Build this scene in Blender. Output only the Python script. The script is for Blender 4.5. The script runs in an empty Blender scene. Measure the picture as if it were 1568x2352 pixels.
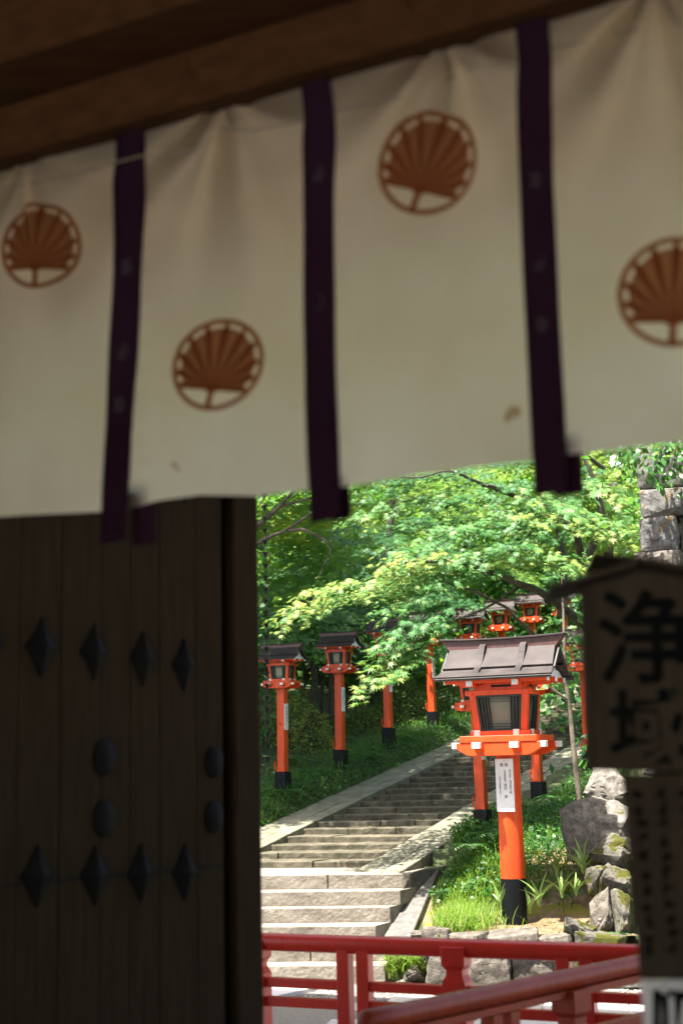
import bpy, bmesh, math, random
import numpy as np
from mathutils import Vector, Matrix, noise

random.seed(7)
RNG = np.random.default_rng(11)
PI = math.pi
rad = math.radians
SC = bpy.context.scene
COL = SC.collection

# ------------------------------------------------------------------ camera
EYE = 2.1
PITCH, ROLL = rad(10.0), rad(1.35)
FPX = 50.0 / 36.0 * 2352.0            # focal length in units of a 1568 x 2352 picture
_fw = Vector((0, math.cos(PITCH), math.sin(PITCH)))
_up = Vector((0, -math.sin(PITCH), math.cos(PITCH)))
_rt = Vector((1, 0, 0))
CR = _rt * math.cos(ROLL) - _up * math.sin(ROLL)
CU = _up * math.cos(ROLL) + _rt * math.sin(ROLL)
CAMP = Vector((0, 0, EYE))
cam = bpy.data.cameras.new('camera')
camo = bpy.data.objects.new('camera', cam)
COL.objects.link(camo)
m = Matrix.Identity(4)
for i in range(3):
    m[i][0], m[i][1], m[i][2], m[i][3] = CR[i], CU[i], -_fw[i], CAMP[i]
camo.matrix_world = m
cam.sensor_fit = 'VERTICAL'
cam.sensor_height = 36.0
cam.sensor_width = 24.0
cam.lens = 50.0
cam.clip_start, cam.clip_end = 0.05, 600.0
cam.dof.use_dof = True
cam.dof.focus_distance = 15.3
cam.dof.aperture_fstop = 2.0
cam.dof.aperture_blades = 9
SC.camera = camo

# ------------------------------------------------------------------ world, sun, exposure
SUN_EL = rad(71.0)
SUN_H = Vector((-0.766, -0.643, 0)).normalized()
SUN_DIR = Vector((SUN_H.x * math.cos(SUN_EL), SUN_H.y * math.cos(SUN_EL), math.sin(SUN_EL)))
w = bpy.data.worlds.new('World')
SC.world = w
w.use_nodes = True
nt = w.node_tree
nt.nodes.clear()
sky = nt.nodes.new('ShaderNodeTexSky')
sky.sky_type = 'NISHITA'
sky.sun_disc = False
sky.air_density = 0.8
sky.dust_density = 4.0
sky.ozone_density = 0.4
sky.sun_elevation = SUN_EL
sky.sun_rotation = math.atan2(SUN_H.x, SUN_H.y)
bg = nt.nodes.new('ShaderNodeBackground')
bg.inputs['Strength'].default_value = 0.13
wo = nt.nodes.new('ShaderNodeOutputWorld')
nt.links.new(sky.outputs[0], bg.inputs[0])
nt.links.new(bg.outputs[0], wo.inputs[0])
sl = bpy.data.lights.new('sun', 'SUN')
sl.energy = 5.0
sl.angle = rad(0.53)
sl.color = (1.0, 0.94, 0.84)
so = bpy.data.objects.new('sun', sl)
COL.objects.link(so)
so.rotation_euler = (-SUN_DIR).to_track_quat('-Z', 'Y').to_euler()
so.location = (-20, -20, 60)
vs = SC.view_settings
vs.view_transform = 'Standard'
vs.look = 'None'
vs.exposure = 2.1
vs.gamma = 1.0
vs.use_curve_mapping = False
SC.render.engine = 'CYCLES'
cy = SC.cycles
cy.use_denoising = True
try:
    cy.denoiser = 'OPENIMAGEDENOISE'
except Exception:
    pass
cy.max_bounces = 10
cy.diffuse_bounces = 6
cy.transmission_bounces = 6
cy.glossy_bounces = 3
cy.transparent_max_bounces = 6
cy.caustics_reflective = False
cy.caustics_refractive = False
cy.sample_clamp_indirect = 6.0

# ------------------------------------------------------------------ picture -> place helpers
def ray(x, y):
    return CR * ((x - 784) / FPX) + CU * ((1176 - y) / FPX) + _fw
def at(x, y, Y):
    d = ray(x, y)
    return CAMP + d * (Y / d.y)
def onz(x, y, z):
    d = ray(x, y)
    return CAMP + d * ((z - EYE) / d.z)
def onp(x, y, q, n):
    d = ray(x, y)
    return CAMP + d * ((Vector(q) - CAMP).dot(n) / d.dot(n))
def mpp(Y):
    return Y / FPX

# ------------------------------------------------------------------ mesh helpers
class MB:
    def __init__(s):
        s.v, s.f = [], []
    def add(s, vs_, fs_):
        o = len(s.v)
        s.v += [tuple(v) for v in vs_]
        s.f += [tuple(i + o for i in f) for f in fs_]
        return s
    def box(s, c, d, rz=0.0, mat=None):
        x, y, z = d[0] / 2, d[1] / 2, d[2] / 2
        M = Matrix.Translation(Vector(c)) @ (mat if mat else Matrix.Rotation(rz, 4, 'Z'))
        P = [M @ Vector((a, b, e)) for e in (-z, z) for a, b in ((-x, -y), (x, -y), (x, y), (-x, y))]
        return s.add(P, [(3, 2, 1, 0), (4, 5, 6, 7), (0, 1, 5, 4), (1, 2, 6, 5), (2, 3, 7, 6), (3, 0, 4, 7)])
    def hexa(s, bot, top):
        return s.add(list(bot) + list(top), [(3, 2, 1, 0), (4, 5, 6, 7), (0, 1, 5, 4), (1, 2, 6, 5), (2, 3, 7, 6), (3, 0, 4, 7)])
    def prism(s, poly, ext):
        n = len(poly)
        P = [Vector(p) for p in poly]
        E_ = Vector(ext)
        return s.add(P + [p + E_ for p in P], [tuple(range(n - 1, -1, -1)), tuple(range(n, 2 * n))] + [(i, (i + 1) % n, n + (i + 1) % n, n + i) for i in range(n)])
    def tube(s, pts, r, n=8, cap=True):
        pts = [Vector(p) for p in pts]
        rs = r if isinstance(r, (list, tuple)) else [r] * len(pts)
        rings = []
        for i, p in enumerate(pts):
            t = (pts[min(i + 1, len(pts) - 1)] - pts[max(i - 1, 0)]).normalized()
            a = t.cross(Vector((0, 0, 1)) if abs(t.z) < 0.9 else Vector((1, 0, 0))).normalized()
            b = t.cross(a)
            rings.append([p + (a * math.cos(2 * PI * k / n) + b * math.sin(2 * PI * k / n)) * rs[i] for k in range(n)])
        fs_ = []
        for i in range(len(pts) - 1):
            for k in range(n):
                fs_.append((i * n + k, (i + 1) * n + k, (i + 1) * n + (k + 1) % n, i * n + (k + 1) % n))
        if cap:
            fs_ += [tuple(range(n)), tuple((len(pts) - 1) * n + k for k in range(n - 1, -1, -1))]
        return s.add([q for rg in rings for q in rg], fs_)
    def lathe(s, prof, c=(0, 0, 0), n=20):
        c = Vector(c)
        P, fs_ = [], []
        for r, z in prof:
            P += [c + Vector((r * math.cos(2 * PI * k / n), r * math.sin(2 * PI * k / n), z)) for k in range(n)]
        for i in range(len(prof) - 1):
            for k in range(n):
                fs_.append((i * n + k, i * n + (k + 1) % n, (i + 1) * n + (k + 1) % n, (i + 1) * n + k))
        fs_ += [tuple(range(n - 1, -1, -1)), tuple((len(prof) - 1) * n + k for k in range(n))]
        return s.add(P, fs_)
    def scale(s, k):
        s.v = [(a * k, b * k, c * k) for a, b, c in s.v]
        return s
    def build(s, name, mat, parent=None, smooth=False, bevel=0.0, seg=1):
        me = bpy.data.meshes.new(name)
        me.from_pydata(s.v, [], s.f)
        me.update()
        return finish(name, me, mat, parent, smooth, bevel, seg)

def finish(name, me, mat, parent=None, smooth=False, bevel=0.0, seg=1):
    o = bpy.data.objects.new(name, me)
    COL.objects.link(o)
    if mat is not None:
        me.materials.append(mat)
    if smooth:
        me.polygons.foreach_set('use_smooth', [True] * len(me.polygons))
        if len(me.polygons) < 4000:
            me.set_sharp_from_angle(angle=rad(55))
    if parent is not None:
        o.parent = parent
    if bevel:
        b = o.modifiers.new('bevel', 'BEVEL')
        b.width = bevel
        b.segments = seg
        b.limit_method = 'ANGLE'
        b.angle_limit = rad(40)
    return o

def tag(o, label=None, cat=None, group=None, kind=None):
    if label: o['label'] = label
    if cat: o['category'] = cat
    if group: o['group'] = group
    if kind: o['kind'] = kind
    return o

def empty(name, loc=(0, 0, 0), rz=0.0, label=None, cat=None, group=None):
    o = bpy.data.objects.new(name, None)
    o.empty_display_size = 0.1
    COL.objects.link(o)
    o.location = loc
    o.rotation_euler = (0, 0, rz)
    return tag(o, label, cat, group)

def copy_tree(o, parent=None):
    c = o.copy()
    COL.objects.link(c)
    c.parent = parent
    for ch in o.children:
        copy_tree(ch, c)
    return c

def np_mesh(name, V, Fc, k, tint=None):
    """V (n,3) float, Fc (m,k) int faces of one size"""
    me = bpy.data.meshes.new(name)
    V = np.ascontiguousarray(V, dtype=np.float32)
    Fc = np.ascontiguousarray(Fc, dtype=np.int32)
    me.vertices.add(len(V))
    me.vertices.foreach_set('co', V.ravel())
    me.loops.add(Fc.size)
    me.loops.foreach_set('vertex_index', Fc.ravel())
    me.polygons.add(len(Fc))
    me.polygons.foreach_set('loop_start', np.arange(0, Fc.size, k, dtype=np.int32))
    me.update(calc_edges=True)
    if tint is not None:
        a = me.attributes.new('tint', 'FLOAT', 'FACE')
        a.data.foreach_set('value', np.ascontiguousarray(tint, dtype=np.float32))
    return me

# ------------------------------------------------------------------ materials
def newmat(name):
    mt = bpy.data.materials.new(name)
    mt.use_nodes = True
    n = mt.node_tree.nodes
    return mt, n, mt.node_tree.links, n['Principled BSDF']

def noise_node(n, l, scale, detail=4, rough=0.55, coord='Object', stretch=None):
    tc = n.new('ShaderNodeTexCoord')
    nz = n.new('ShaderNodeTexNoise')
    nz.inputs['Scale'].default_value = scale
    nz.inputs['Detail'].default_value = detail
    nz.inputs['Roughness'].default_value = rough
    if stretch:
        mp = n.new('ShaderNodeMapping')
        mp.inputs['Scale'].default_value = stretch
        l.new(tc.outputs[coord], mp.inputs['Vector'])
        l.new(mp.outputs[0], nz.inputs['Vector'])
    else:
        l.new(tc.outputs[coord], nz.inputs['Vector'])
    return nz

def ramp(n, l, src, stops):
    r = n.new('ShaderNodeValToRGB')
    e = r.color_ramp.elements
    e[0].position, e[0].color = stops[0][0], (*stops[0][1], 1)
    e[1].position, e[1].color = stops[-1][0], (*stops[-1][1], 1)
    for p, c in stops[1:-1]:
        q = e.new(p)
        q.color = (*c, 1)
    l.new(src, r.inputs[0])
    return r

def bump(n, l, src, bsdf, strength, dist=0.01):
    b = n.new('ShaderNodeBump')
    b.inputs['Strength'].default_value = strength
    b.inputs['Distance'].default_value = dist
    l.new(src, b.inputs['Height'])
    l.new(b.outputs[0], bsdf.inputs['Normal'])
    return b

def M_noise(name, c1, c2, scale=6, rough=0.6, bstr=0.0, bscale=None, bdist=0.01, stretch=None, detail=5, spec=0.5, lo=0.3, hi=0.7):
    mt, n, l, b = newmat(name)
    nz = noise_node(n, l, scale, detail, stretch=stretch)
    r = ramp(n, l, nz.outputs[0], [(lo, c1), (hi, c2)])
    l.new(r.outputs[0], b.inputs['Base Color'])
    b.inputs['Roughness'].default_value = rough
    b.inputs['Specular IOR Level'].default_value = spec
    if bstr:
        n2 = noise_node(n, l, bscale or scale * 4, 6, 0.65, stretch=stretch)
        bump(n, l, n2.outputs[0], b, bstr, bdist)
    return mt

def M_stone(name, base, dark, lichen, moss=0.0, scale=1.0, bstr=0.6, bdist=0.012, mossc=(0.075, 0.078, 0.010)):
    mt, n, l, b = newmat(name)
    n1 = noise_node(n, l, 5 * scale, 8, 0.7)
    r1 = ramp(n, l, n1.outputs[0], [(0.3, dark), (0.52, base), (0.75, lichen)])
    n2 = noise_node(n, l, 120 * scale, 3, 0.6)
    r2 = ramp(n, l, n2.outputs[0], [(0.35, (0.72,) * 3), (0.65, (1.2,) * 3)])
    mx = n.new('ShaderNodeMixRGB')
    mx.blend_type = 'MULTIPLY'
    mx.inputs[0].default_value = 0.6
    l.new(r1.outputs[0], mx.inputs[1])
    l.new(r2.outputs[0], mx.inputs[2])
    last = mx.outputs[0]
    if moss > 0:
        n3 = noise_node(n, l, 2.6 * scale, 6, 0.65)
        r3 = ramp(n, l, n3.outputs[0], [(0.66 - moss * 0.3, (0,) * 3), (0.70 - moss * 0.3, (1,) * 3)])
        m2 = n.new('ShaderNodeMixRGB')
        m2.inputs[2].default_value = (*mossc, 1)
        l.new(r3.outputs[0], m2.inputs[0])
        l.new(last, m2.inputs[1])
        last = m2.outputs[0]
    l.new(last, b.inputs['Base Color'])
    b.inputs['Roughness'].default_value = 0.9
    b.inputs['Specular IOR Level'].default_value = 0.25
    n4 = noise_node(n, l, 28 * scale, 8, 0.75)
    bump(n, l, n4.outputs[0], b, bstr, bdist)
    return mt

def M_leaf(name, stops, trans=0.45, tcol=(0.35, 0.55, 0.05), rough=0.45):
    mt, n, l, b = newmat(name)
    a = n.new('ShaderNodeAttribute')
    a.attribute_name = 'tint'
    r = ramp(n, l, a.outputs['Fac'], stops)
    l.new(r.outputs[0], b.inputs['Base Color'])
    b.inputs['Roughness'].default_value = rough
    b.inputs['Specular IOR Level'].default_value = 0.4
    t = n.new('ShaderNodeBsdfTranslucent')
    mm = n.new('ShaderNodeMixRGB')
    mm.blend_type = 'MIX'
    mm.inputs[0].default_value = 0.55
    mm.inputs[2].default_value = (*tcol, 1)
    l.new(r.outputs[0], mm.inputs[1])
    l.new(mm.outputs[0], t.inputs['Color'])
    mix = n.new('ShaderNodeMixShader')
    mix.inputs[0].default_value = trans
    l.new(b.outputs[0], mix.inputs[1])
    l.new(t.outputs[0], mix.inputs[2])
    l.new(mix.outputs[0], n['Material Output'].inputs['Surface'])
    return mt

MAT = {}
def M_paint(name, c1, c2, rough, dirt, chip, spec=0.4):
    """painted timber: slow fading, vertical grime streaks, small pale chips, brush grain"""
    mt, n, l, b = newmat(name)
    a = noise_node(n, l, 2.5, 4)
    r = ramp(n, l, a.outputs[0], [(0.3, c1), (0.7, c2)])
    st_ = noise_node(n, l, 10, 6, 0.7, stretch=(2.5, 2.5, 0.35))
    rs = ramp(n, l, st_.outputs[0], [(0.38, (1 - dirt,) * 3), (0.62, (1.0,) * 3)])
    mx = n.new('ShaderNodeMixRGB')
    mx.blend_type = 'MULTIPLY'
    mx.inputs[0].default_value = 1.0
    l.new(r.outputs[0], mx.inputs[1])
    l.new(rs.outputs[0], mx.inputs[2])
    ch = noise_node(n, l, 26, 5, 0.75)
    rc_ = ramp(n, l, ch.outputs[0], [(0.735 - chip, (0,) * 3), (0.76 - chip, (1,) * 3)])
    m2 = n.new('ShaderNodeMixRGB')
    m2.inputs[2].default_value = (0.42, 0.30, 0.22, 1)
    l.new(rc_.outputs[0], m2.inputs[0])
    l.new(mx.outputs[0], m2.inputs[1])
    l.new(m2.outputs[0], b.inputs['Base Color'])
    rr_ = ramp(n, l, st_.outputs[0], [(0.3, (rough + 0.18,) * 3), (0.7, (rough,) * 3)])
    l.new(rr_.outputs[0], b.inputs['Roughness'])
    b.inputs['Specular IOR Level'].default_value = spec
    gr = noise_node(n, l, 30, 5, 0.6, stretch=(3, 3, 0.3))
    bump(n, l, gr.outputs[0], b, 0.12, 0.003)
    return mt
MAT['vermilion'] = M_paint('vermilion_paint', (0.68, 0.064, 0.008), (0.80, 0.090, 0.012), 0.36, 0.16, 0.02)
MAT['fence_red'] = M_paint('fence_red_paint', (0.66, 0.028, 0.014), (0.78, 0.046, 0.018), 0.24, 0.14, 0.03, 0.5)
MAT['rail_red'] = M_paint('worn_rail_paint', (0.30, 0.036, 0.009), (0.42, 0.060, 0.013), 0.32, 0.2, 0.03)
MAT['white'] = M_noise('white_paint', (0.78, 0.77, 0.74), (0.86, 0.85, 0.82), 8, 0.5)
MAT['black'] = M_noise('black_paint', (0.003, 0.004, 0.005), (0.006, 0.007, 0.009), 8, 0.5, 0.1, 50, 0.002, spec=0.18)
MAT['roof'] = M_noise('aged_copper_roof', (0.036, 0.030, 0.029), (0.064, 0.054, 0.052), 5, 0.65, 0.15, 40, 0.003, spec=0.2)
MAT['roof_dark'] = M_noise('dark_roof_edge', (0.028, 0.026, 0.025), (0.05, 0.045, 0.042), 8, 0.6)
MAT['ridge'] = M_noise('brown_ridge', (0.075, 0.034, 0.032), (0.12, 0.058, 0.052), 7, 0.5, 0.15, 50, 0.003, stretch=(4, 4, 1))
MAT['lattice'] = M_noise('green_lattice', (0.012, 0.030, 0.026), (0.020, 0.042, 0.036), 8, 0.6)
MAT['paper'] = M_noise('frosted_pane', (0.14, 0.16, 0.105), (0.19, 0.21, 0.145), 3, 0.3)
MAT['granite'] = M_stone('rough_granite', (0.28, 0.248, 0.205), (0.17, 0.148, 0.115), (0.37, 0.33, 0.28), 0, 1.0, 1.0, 0.03)
MAT['granite_pale'] = M_stone('pale_granite', (0.125, 0.12, 0.112), (0.075, 0.072, 0.067), (0.20, 0.19, 0.18), 0, 2.5, 0.35, 0.005)
MAT['oldstep'] = M_stone('weathered_shaded_step_stone', (0.105, 0.095, 0.066), (0.038, 0.038, 0.024), (0.22, 0.19, 0.145), 0, 0.8, 0.9, 0.02)  # old stone, also darkened to stand in for shade on the upper flight
MAT['slab'] = M_stone('stringer_slab_stone', (0.17, 0.165, 0.122), (0.085, 0.085, 0.055), (0.27, 0.255, 0.205), 0, 0.9, 0.5, 0.008)
MAT['boulder'] = M_stone('lichen_boulder', (0.22, 0.205, 0.18), (0.06, 0.056, 0.05), (0.46, 0.44, 0.41), 0.24, 2.2, 1.0, 0.03)
MAT['boulder_moss'] = M_stone('mossy_boulder', (0.16, 0.15, 0.125), (0.05, 0.045, 0.033), (0.34, 0.32, 0.28), 0.55, 1.8, 1.0, 0.03)
MAT['wallstone'] = M_stone('wall_stone', (0.17, 0.15, 0.125), (0.045, 0.04, 0.03), (0.33, 0.30, 0.265), 0.14, 1.6, 1.0, 0.03)
MAT['darkstone'] = M_stone('damp_stone', (0.20, 0.195, 0.185), (0.05, 0.05, 0.045), (0.42, 0.42, 0.42), 0.3, 1.2, 1.0, 0.03, mossc=(0.16, 0.10, 0.015))
MAT['soil'] = M_stone('dry_soil', (0.20, 0.145, 0.085), (0.10, 0.072, 0.04), (0.30, 0.23, 0.15), 0.45, 1.6, 0.8, 0.02, mossc=(0.17, 0.16, 0.02))
MAT['hill'] = M_noise('hillside_earth', (0.030, 0.050, 0.014), (0.07, 0.085, 0.03), 3, 0.95, 0.8, 20, 0.05)
MAT['gravel'] = M_stone('gravel_bed', (0.32, 0.285, 0.235), (0.20, 0.175, 0.14), (0.42, 0.38, 0.32), 0, 6.0, 1.0, 0.02)
MAT['pebble'] = M_noise('gravel_stone', (0.11, 0.10, 0.088), (0.34, 0.315, 0.28), 9, 0.8)
MAT['paving'] = M_stone('grey_paving', (0.44, 0.415, 0.375), (0.34, 0.32, 0.285), (0.52, 0.495, 0.45), 0, 1.0, 0.3, 0.004)
MAT['path'] = M_stone('pale_path', (0.60, 0.58, 0.55), (0.50, 0.48, 0.45), (0.68, 0.66, 0.63), 0, 1.0, 0.3, 0.004)
MAT['wood'] = M_noise('aged_door_wood', (0.029, 0.020, 0.0105), (0.044, 0.031, 0.017), 9, 0.9, 0.25, 14, 0.003, stretch=(6, 6, 0.5), spec=0.04)
MAT['beam'] = M_noise('beam_wood', (0.048, 0.020, 0.007), (0.082, 0.037, 0.0135), 5, 0.8, 0.3, 12, 0.004, stretch=(1, 6, 6), spec=0.12)
MAT['iron'] = M_noise('black_iron', (0.004, 0.004, 0.0035), (0.009, 0.008, 0.007), 12, 0.7, spec=0.15)
MAT['signwood'] = M_noise('sign_wood', (0.050, 0.040, 0.027), (0.074, 0.061, 0.043), 7, 0.9, 0.3, 16, 0.003, stretch=(6, 6, 0.6), spec=0.06)
MAT['ink'] = M_noise('ink', (0.005, 0.006, 0.006), (0.009, 0.010, 0.010), 8, 0.9, spec=0.05)
MAT['chain'] = M_noise('dark_copper_chain', (0.012, 0.014, 0.012), (0.03, 0.032, 0.028), 20, 0.5)
MAT['bark'] = M_noise('maple_bark', (0.035, 0.026, 0.018), (0.13, 0.11, 0.09), 9, 0.9, 0.8, 40, 0.01)
MAT['bark_pale'] = M_noise('pale_bark', (0.10, 0.08, 0.06), (0.28, 0.24, 0.19), 9, 0.9, 0.8, 40, 0.01)
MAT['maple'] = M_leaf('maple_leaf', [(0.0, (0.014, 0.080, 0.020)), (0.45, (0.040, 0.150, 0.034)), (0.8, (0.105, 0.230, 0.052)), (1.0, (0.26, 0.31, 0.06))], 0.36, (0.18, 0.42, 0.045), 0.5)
MAT['maple_bright'] = M_leaf('sunny_maple_leaf', [(0.0, (0.030, 0.115, 0.022)), (0.5, (0.085, 0.215, 0.028)), (1.0, (0.24, 0.32, 0.035))], 0.5, (0.30, 0.55, 0.04), 0.5)  # brighter copy of the maple leaf, sunlight put into its colour
MAT['broad'] = M_leaf('broad_leaf', [(0.0, (0.020, 0.085, 0.018)), (0.6, (0.05, 0.16, 0.026)), (1.0, (0.13, 0.26, 0.04))], 0.25, (0.2, 0.42, 0.04), 0.3)
MAT['hedge'] = M_leaf('hedge_leaf', [(0.0, (0.040, 0.075, 0.012)), (0.6, (0.11, 0.165, 0.020)), (1.0, (0.24, 0.28, 0.04))], 0.2, (0.2, 0.3, 0.03), 0.45)
MAT['grass'] = M_leaf('grass_blade', [(0.0, (0.030, 0.095, 0.012)), (0.5, (0.085, 0.185, 0.020)), (0.85, (0.17, 0.25, 0.04)), (1.0, (0.30, 0.27, 0.09))], 0.45, (0.35, 0.6, 0.05), 0.5)
MAT['cover'] = M_leaf('ground_cover_leaf', [(0.0, (0.012, 0.062, 0.012)), (0.5, (0.034, 0.125, 0.020)), (1.0, (0.13, 0.25, 0.04))], 0.3, (0.2, 0.5, 0.05), 0.45)
MAT['iris'] = M_noise('iris_leaf', (0.10, 0.22, 0.03), (0.30, 0.42, 0.12), 6, 0.45)
MAT['flower'] = M_noise('pink_petal', (0.55, 0.08, 0.22), (0.7, 0.15, 0.3), 6, 0.6)

def cloth_mat(name, c1, c2, trans, stain=None):
    mt, n, l, b = newmat(name)
    nz = noise_node(n, l, 3.0, 4)
    r = ramp(n, l, nz.outputs[0], [(0.3, c1), (0.7, c2)])
    last = r.outputs[0]
    l.new(last, b.inputs['Base Color'])
    b.inputs['Roughness'].default_value = 0.95
    b.inputs['Specular IOR Level'].default_value = 0.1
    t = n.new('ShaderNodeBsdfTranslucent')
    l.new(last, t.inputs['Color'])
    mix = n.new('ShaderNodeMixShader')
    mix.inputs[0].default_value = trans
    l.new(b.outputs[0], mix.inputs[1])
    l.new(t.outputs[0], mix.inputs[2])
    l.new(mix.outputs[0], n['Material Output'].inputs['Surface'])
    wv = noise_node(n, l, 220, 2)
    bump(n, l, wv.outputs[0], b, 0.3, 0.002)
    return mt
MAT['cloth'] = cloth_mat('cotton_cloth', (0.87, 0.735, 0.52), (0.95, 0.85, 0.65), 0.93)
MAT['strap'] = cloth_mat('purple_cloth', (0.022, 0.007, 0.017), (0.034, 0.012, 0.027), 0.15)
MAT['crest'] = cloth_mat('crest_print', (0.25, 0.080, 0.026), (0.31, 0.105, 0.036), 0.6)
MAT['crest_ring'] = cloth_mat('crest_ring_print', (0.32, 0.145, 0.065), (0.38, 0.18, 0.085), 0.6)
MAT['stain'] = cloth_mat('cloth_stain', (0.50, 0.36, 0.20), (0.58, 0.44, 0.28), 0.5)
MAT['cord'] = M_noise('cotton_cord', (0.30, 0.25, 0.17), (0.42, 0.36, 0.26), 40, 0.9)
MAT['faint'] = M_noise('faded_print', (0.034, 0.025, 0.034), (0.05, 0.04, 0.05), 30, 0.9)

# ------------------------------------------------------------------ the stair axis (upper flight)
TH = rad(26.0)
SLOPE = math.tan(rad(9.5))
SD = Vector((math.sin(TH), math.cos(TH), 0))
SLF = Vector((-math.cos(TH), math.sin(TH), 0))
SP = at(609, 1941, 18.0)
SW = 1.717            # width between the stringers
LAND = 0.90           # landing level
H1 = 0.15             # riser of the lower flight
H2 = 0.073            # riser of the upper flight
def sq(x, y):
    rx, ry = x - SP.x, y - SP.y
    return rx * SD.x + ry * SD.y, rx * SLF.x + ry * SLF.y
def zst(s):
    return SP.z + SLOPE * s
def st(s, q, dz=0.0):
    p = Vector((SP.x, SP.y, 0)) + SD * s + SLF * q
    p.z = zst(s) + dz
    return p
def sm(t):
    t = min(1.0, max(0.0, t))
    return t * t * (3 - 2 * t)
def wall_y(x):
    return 14.22 - 0.25 * (x - 0.8)
def terrain(x, y):
    s, q = sq(x, y)
    zs = zst(s)
    if q > 0.0:
        z = zs - 0.12 + 0.33 * sm((q - 0.45) / 0.5) + 0.22 * max(0, q - 1.8) + 0.35 * max(0, q - 5)
        if s < -1.5:
            z = min(z, LAND)
    elif q > -2.2:
        z = zs - 0.3
        if s < 0.2:
            z = -0.3
    else:
        r = -q - 2.2
        z = zs - 0.02 - 0.45 * sm((-0.1 - s) / 1.4)
        k = sm((x - 3.0 - 0.03 * (y - 15)) / 0.6)
        fr = sm((2.5 - s) / 2.0)
        z += 3.0 * k * fr + 0.5 * max(0, r - 3.2)
        if s < -1.0:
            z = max(z, 0.42)
    z += 0.30 * max(0, s - 16) + 0.25 * max(0, s - 24)
    if q < 0.4:
        fy = wall_y(x) + 0.18
        if q <= -2.2 and x < 0.86 + (y - 14.9) * 0.42:
            z = min(z, 0.18 + (y - 15.0) * 0.46) if y > 15.1 else -0.3
        if q <= -2.2 and y < fy + 0.12:
            z = min(z, 0.42) if y > fy else -0.4
    if y < 14.3 and q > -2.2:
        z = -0.4
    return z + 0.03 * noise.noise(Vector((x * 1.3, y * 1.3, 0)))

# ================================================================== SETTING
def sheet(name, pts, z, mat):
    mb = MB()
    mb.add([(p[0], p[1], z) for p in pts], [tuple(range(len(pts)))])
    return tag(mb.build(name, mat), kind='structure')

sheet('ground', [(-300, -300), (300, -300), (300, 300), (-300, 300)], -0.03, MAT['gravel'])

sheet('rear_bounce_sheet', [(-22, -30), (18, -30), (18, -1.5), (-22, -1.5)], -0.02, MAT['path'])  # unseen pale sheet added to bounce warm sunlight into the gate
# terrain sheet behind the retaining wall and beside the stairs
xs = np.concatenate([np.arange(-40, -4, 2.0), np.arange(-4, 7, 0.16), np.arange(7, 46, 1.5)])
ys = np.concatenate([np.arange(13.6, 24, 0.16), np.arange(24, 34, 0.5), np.arange(34, 90, 2.5)])
nx, ny = len(xs), len(ys)
TV = np.array([(x, y, terrain(x, y)) for y in ys for x in xs])
idx = np.arange(nx * ny).reshape(ny, nx)
TF = np.stack([idx[:-1, :-1], idx[:-1, 1:], idx[1:, 1:], idx[1:, :-1]], -1).reshape(-1, 4)
hs = finish('hillside', np_mesh('hillside', TV, TF, 4), MAT['hill'], smooth=True)
tag(hs, kind='structure')

# soil of the little bed round the big lantern
bx = np.arange(0.75, 2.75, 0.05)
by = np.arange(13.9, 16.4, 0.05)
BV = np.array([(x, max(y, wall_y(x) + 0.2), terrain(x, max(y, wall_y(x) + 0.22)) + 0.012 + 0.012 * noise.noise(Vector((x * 9, y * 9, 2)))) for y in by for x in bx])
idx = np.arange(len(bx) * len(by)).reshape(len(by), len(bx))
BF = np.stack([idx[:-1, :-1], idx[:-1, 1:], idx[1:, 1:], idx[1:, :-1]], -1).reshape(-1, 4)
keep = np.array([sq(*BV[f].mean(0)[:2])[1] < -2.35 for f in BF])
so_ = finish('soil_bed', np_mesh('soil_bed', BV, BF[keep], 4), MAT['soil'], smooth=True)
tag(so_, kind='structure')

# paved forecourt: shaded grey slabs near, pale path slabs beyond, gravel
pav = empty('pavement')
tag(pav, kind='structure')
rnd = random.Random(3)
y0 = 8.2
row = 0
E1 = Vector((0.986, -0.165, 0))
N1 = Vector((0.165, 0.986, 0))
while y0 < 12.9:
    dep = 0.42
    x0 = -2.2 + (row % 2) * 0.35
    while x0 < 4.2:
        L = rnd.uniform(0.65, 1.0)
        c = Vector((0, 0.2, 0)) + E1 * (x0 + L / 2) + N1 * (y0 + dep / 2)
        mb = MB()
        mb.box((c.x, c.y, -0.03 + rnd.uniform(-0.003, 0.003)), (L - 0.014, dep - 0.014, 0.07), rz=math.atan2(E1.y, E1.x))
        mb.build('paving_slab', MAT['paving'], pav, bevel=0.004)
        x0 += L
    y0 += dep
    row += 1
pth = empty('path')
tag(pth, kind='structure')
Ppath = [onz(779, 2258, 0), onz(628, 2290, 0)]
ed = (Ppath[1] - Ppath[0]).normalized()
for r_ in range(3):
    for c_ in range(-1, 5):
        a = Ppath[0] + ed * (c_ * 0.62 + (r_ % 2) * 0.2 - 0.3)
        nrm = Vector((-ed.y, ed.x, 0))
        if nrm.x > 0: nrm = -nrm
        a = a + nrm * (r_ * 0.52)
        c = a + ed * 0.31 + nrm * 0.26
        if c.y > 14.25 or c.y < 13.15: continue
        mb = MB()
        mb.box((c.x, c.y, -0.028), (0.61, 0.51, 0.07), rz=math.atan2(ed.y, ed.x))
        mb.build('path_slab', MAT['path'], pth, bevel=0.004)

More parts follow.
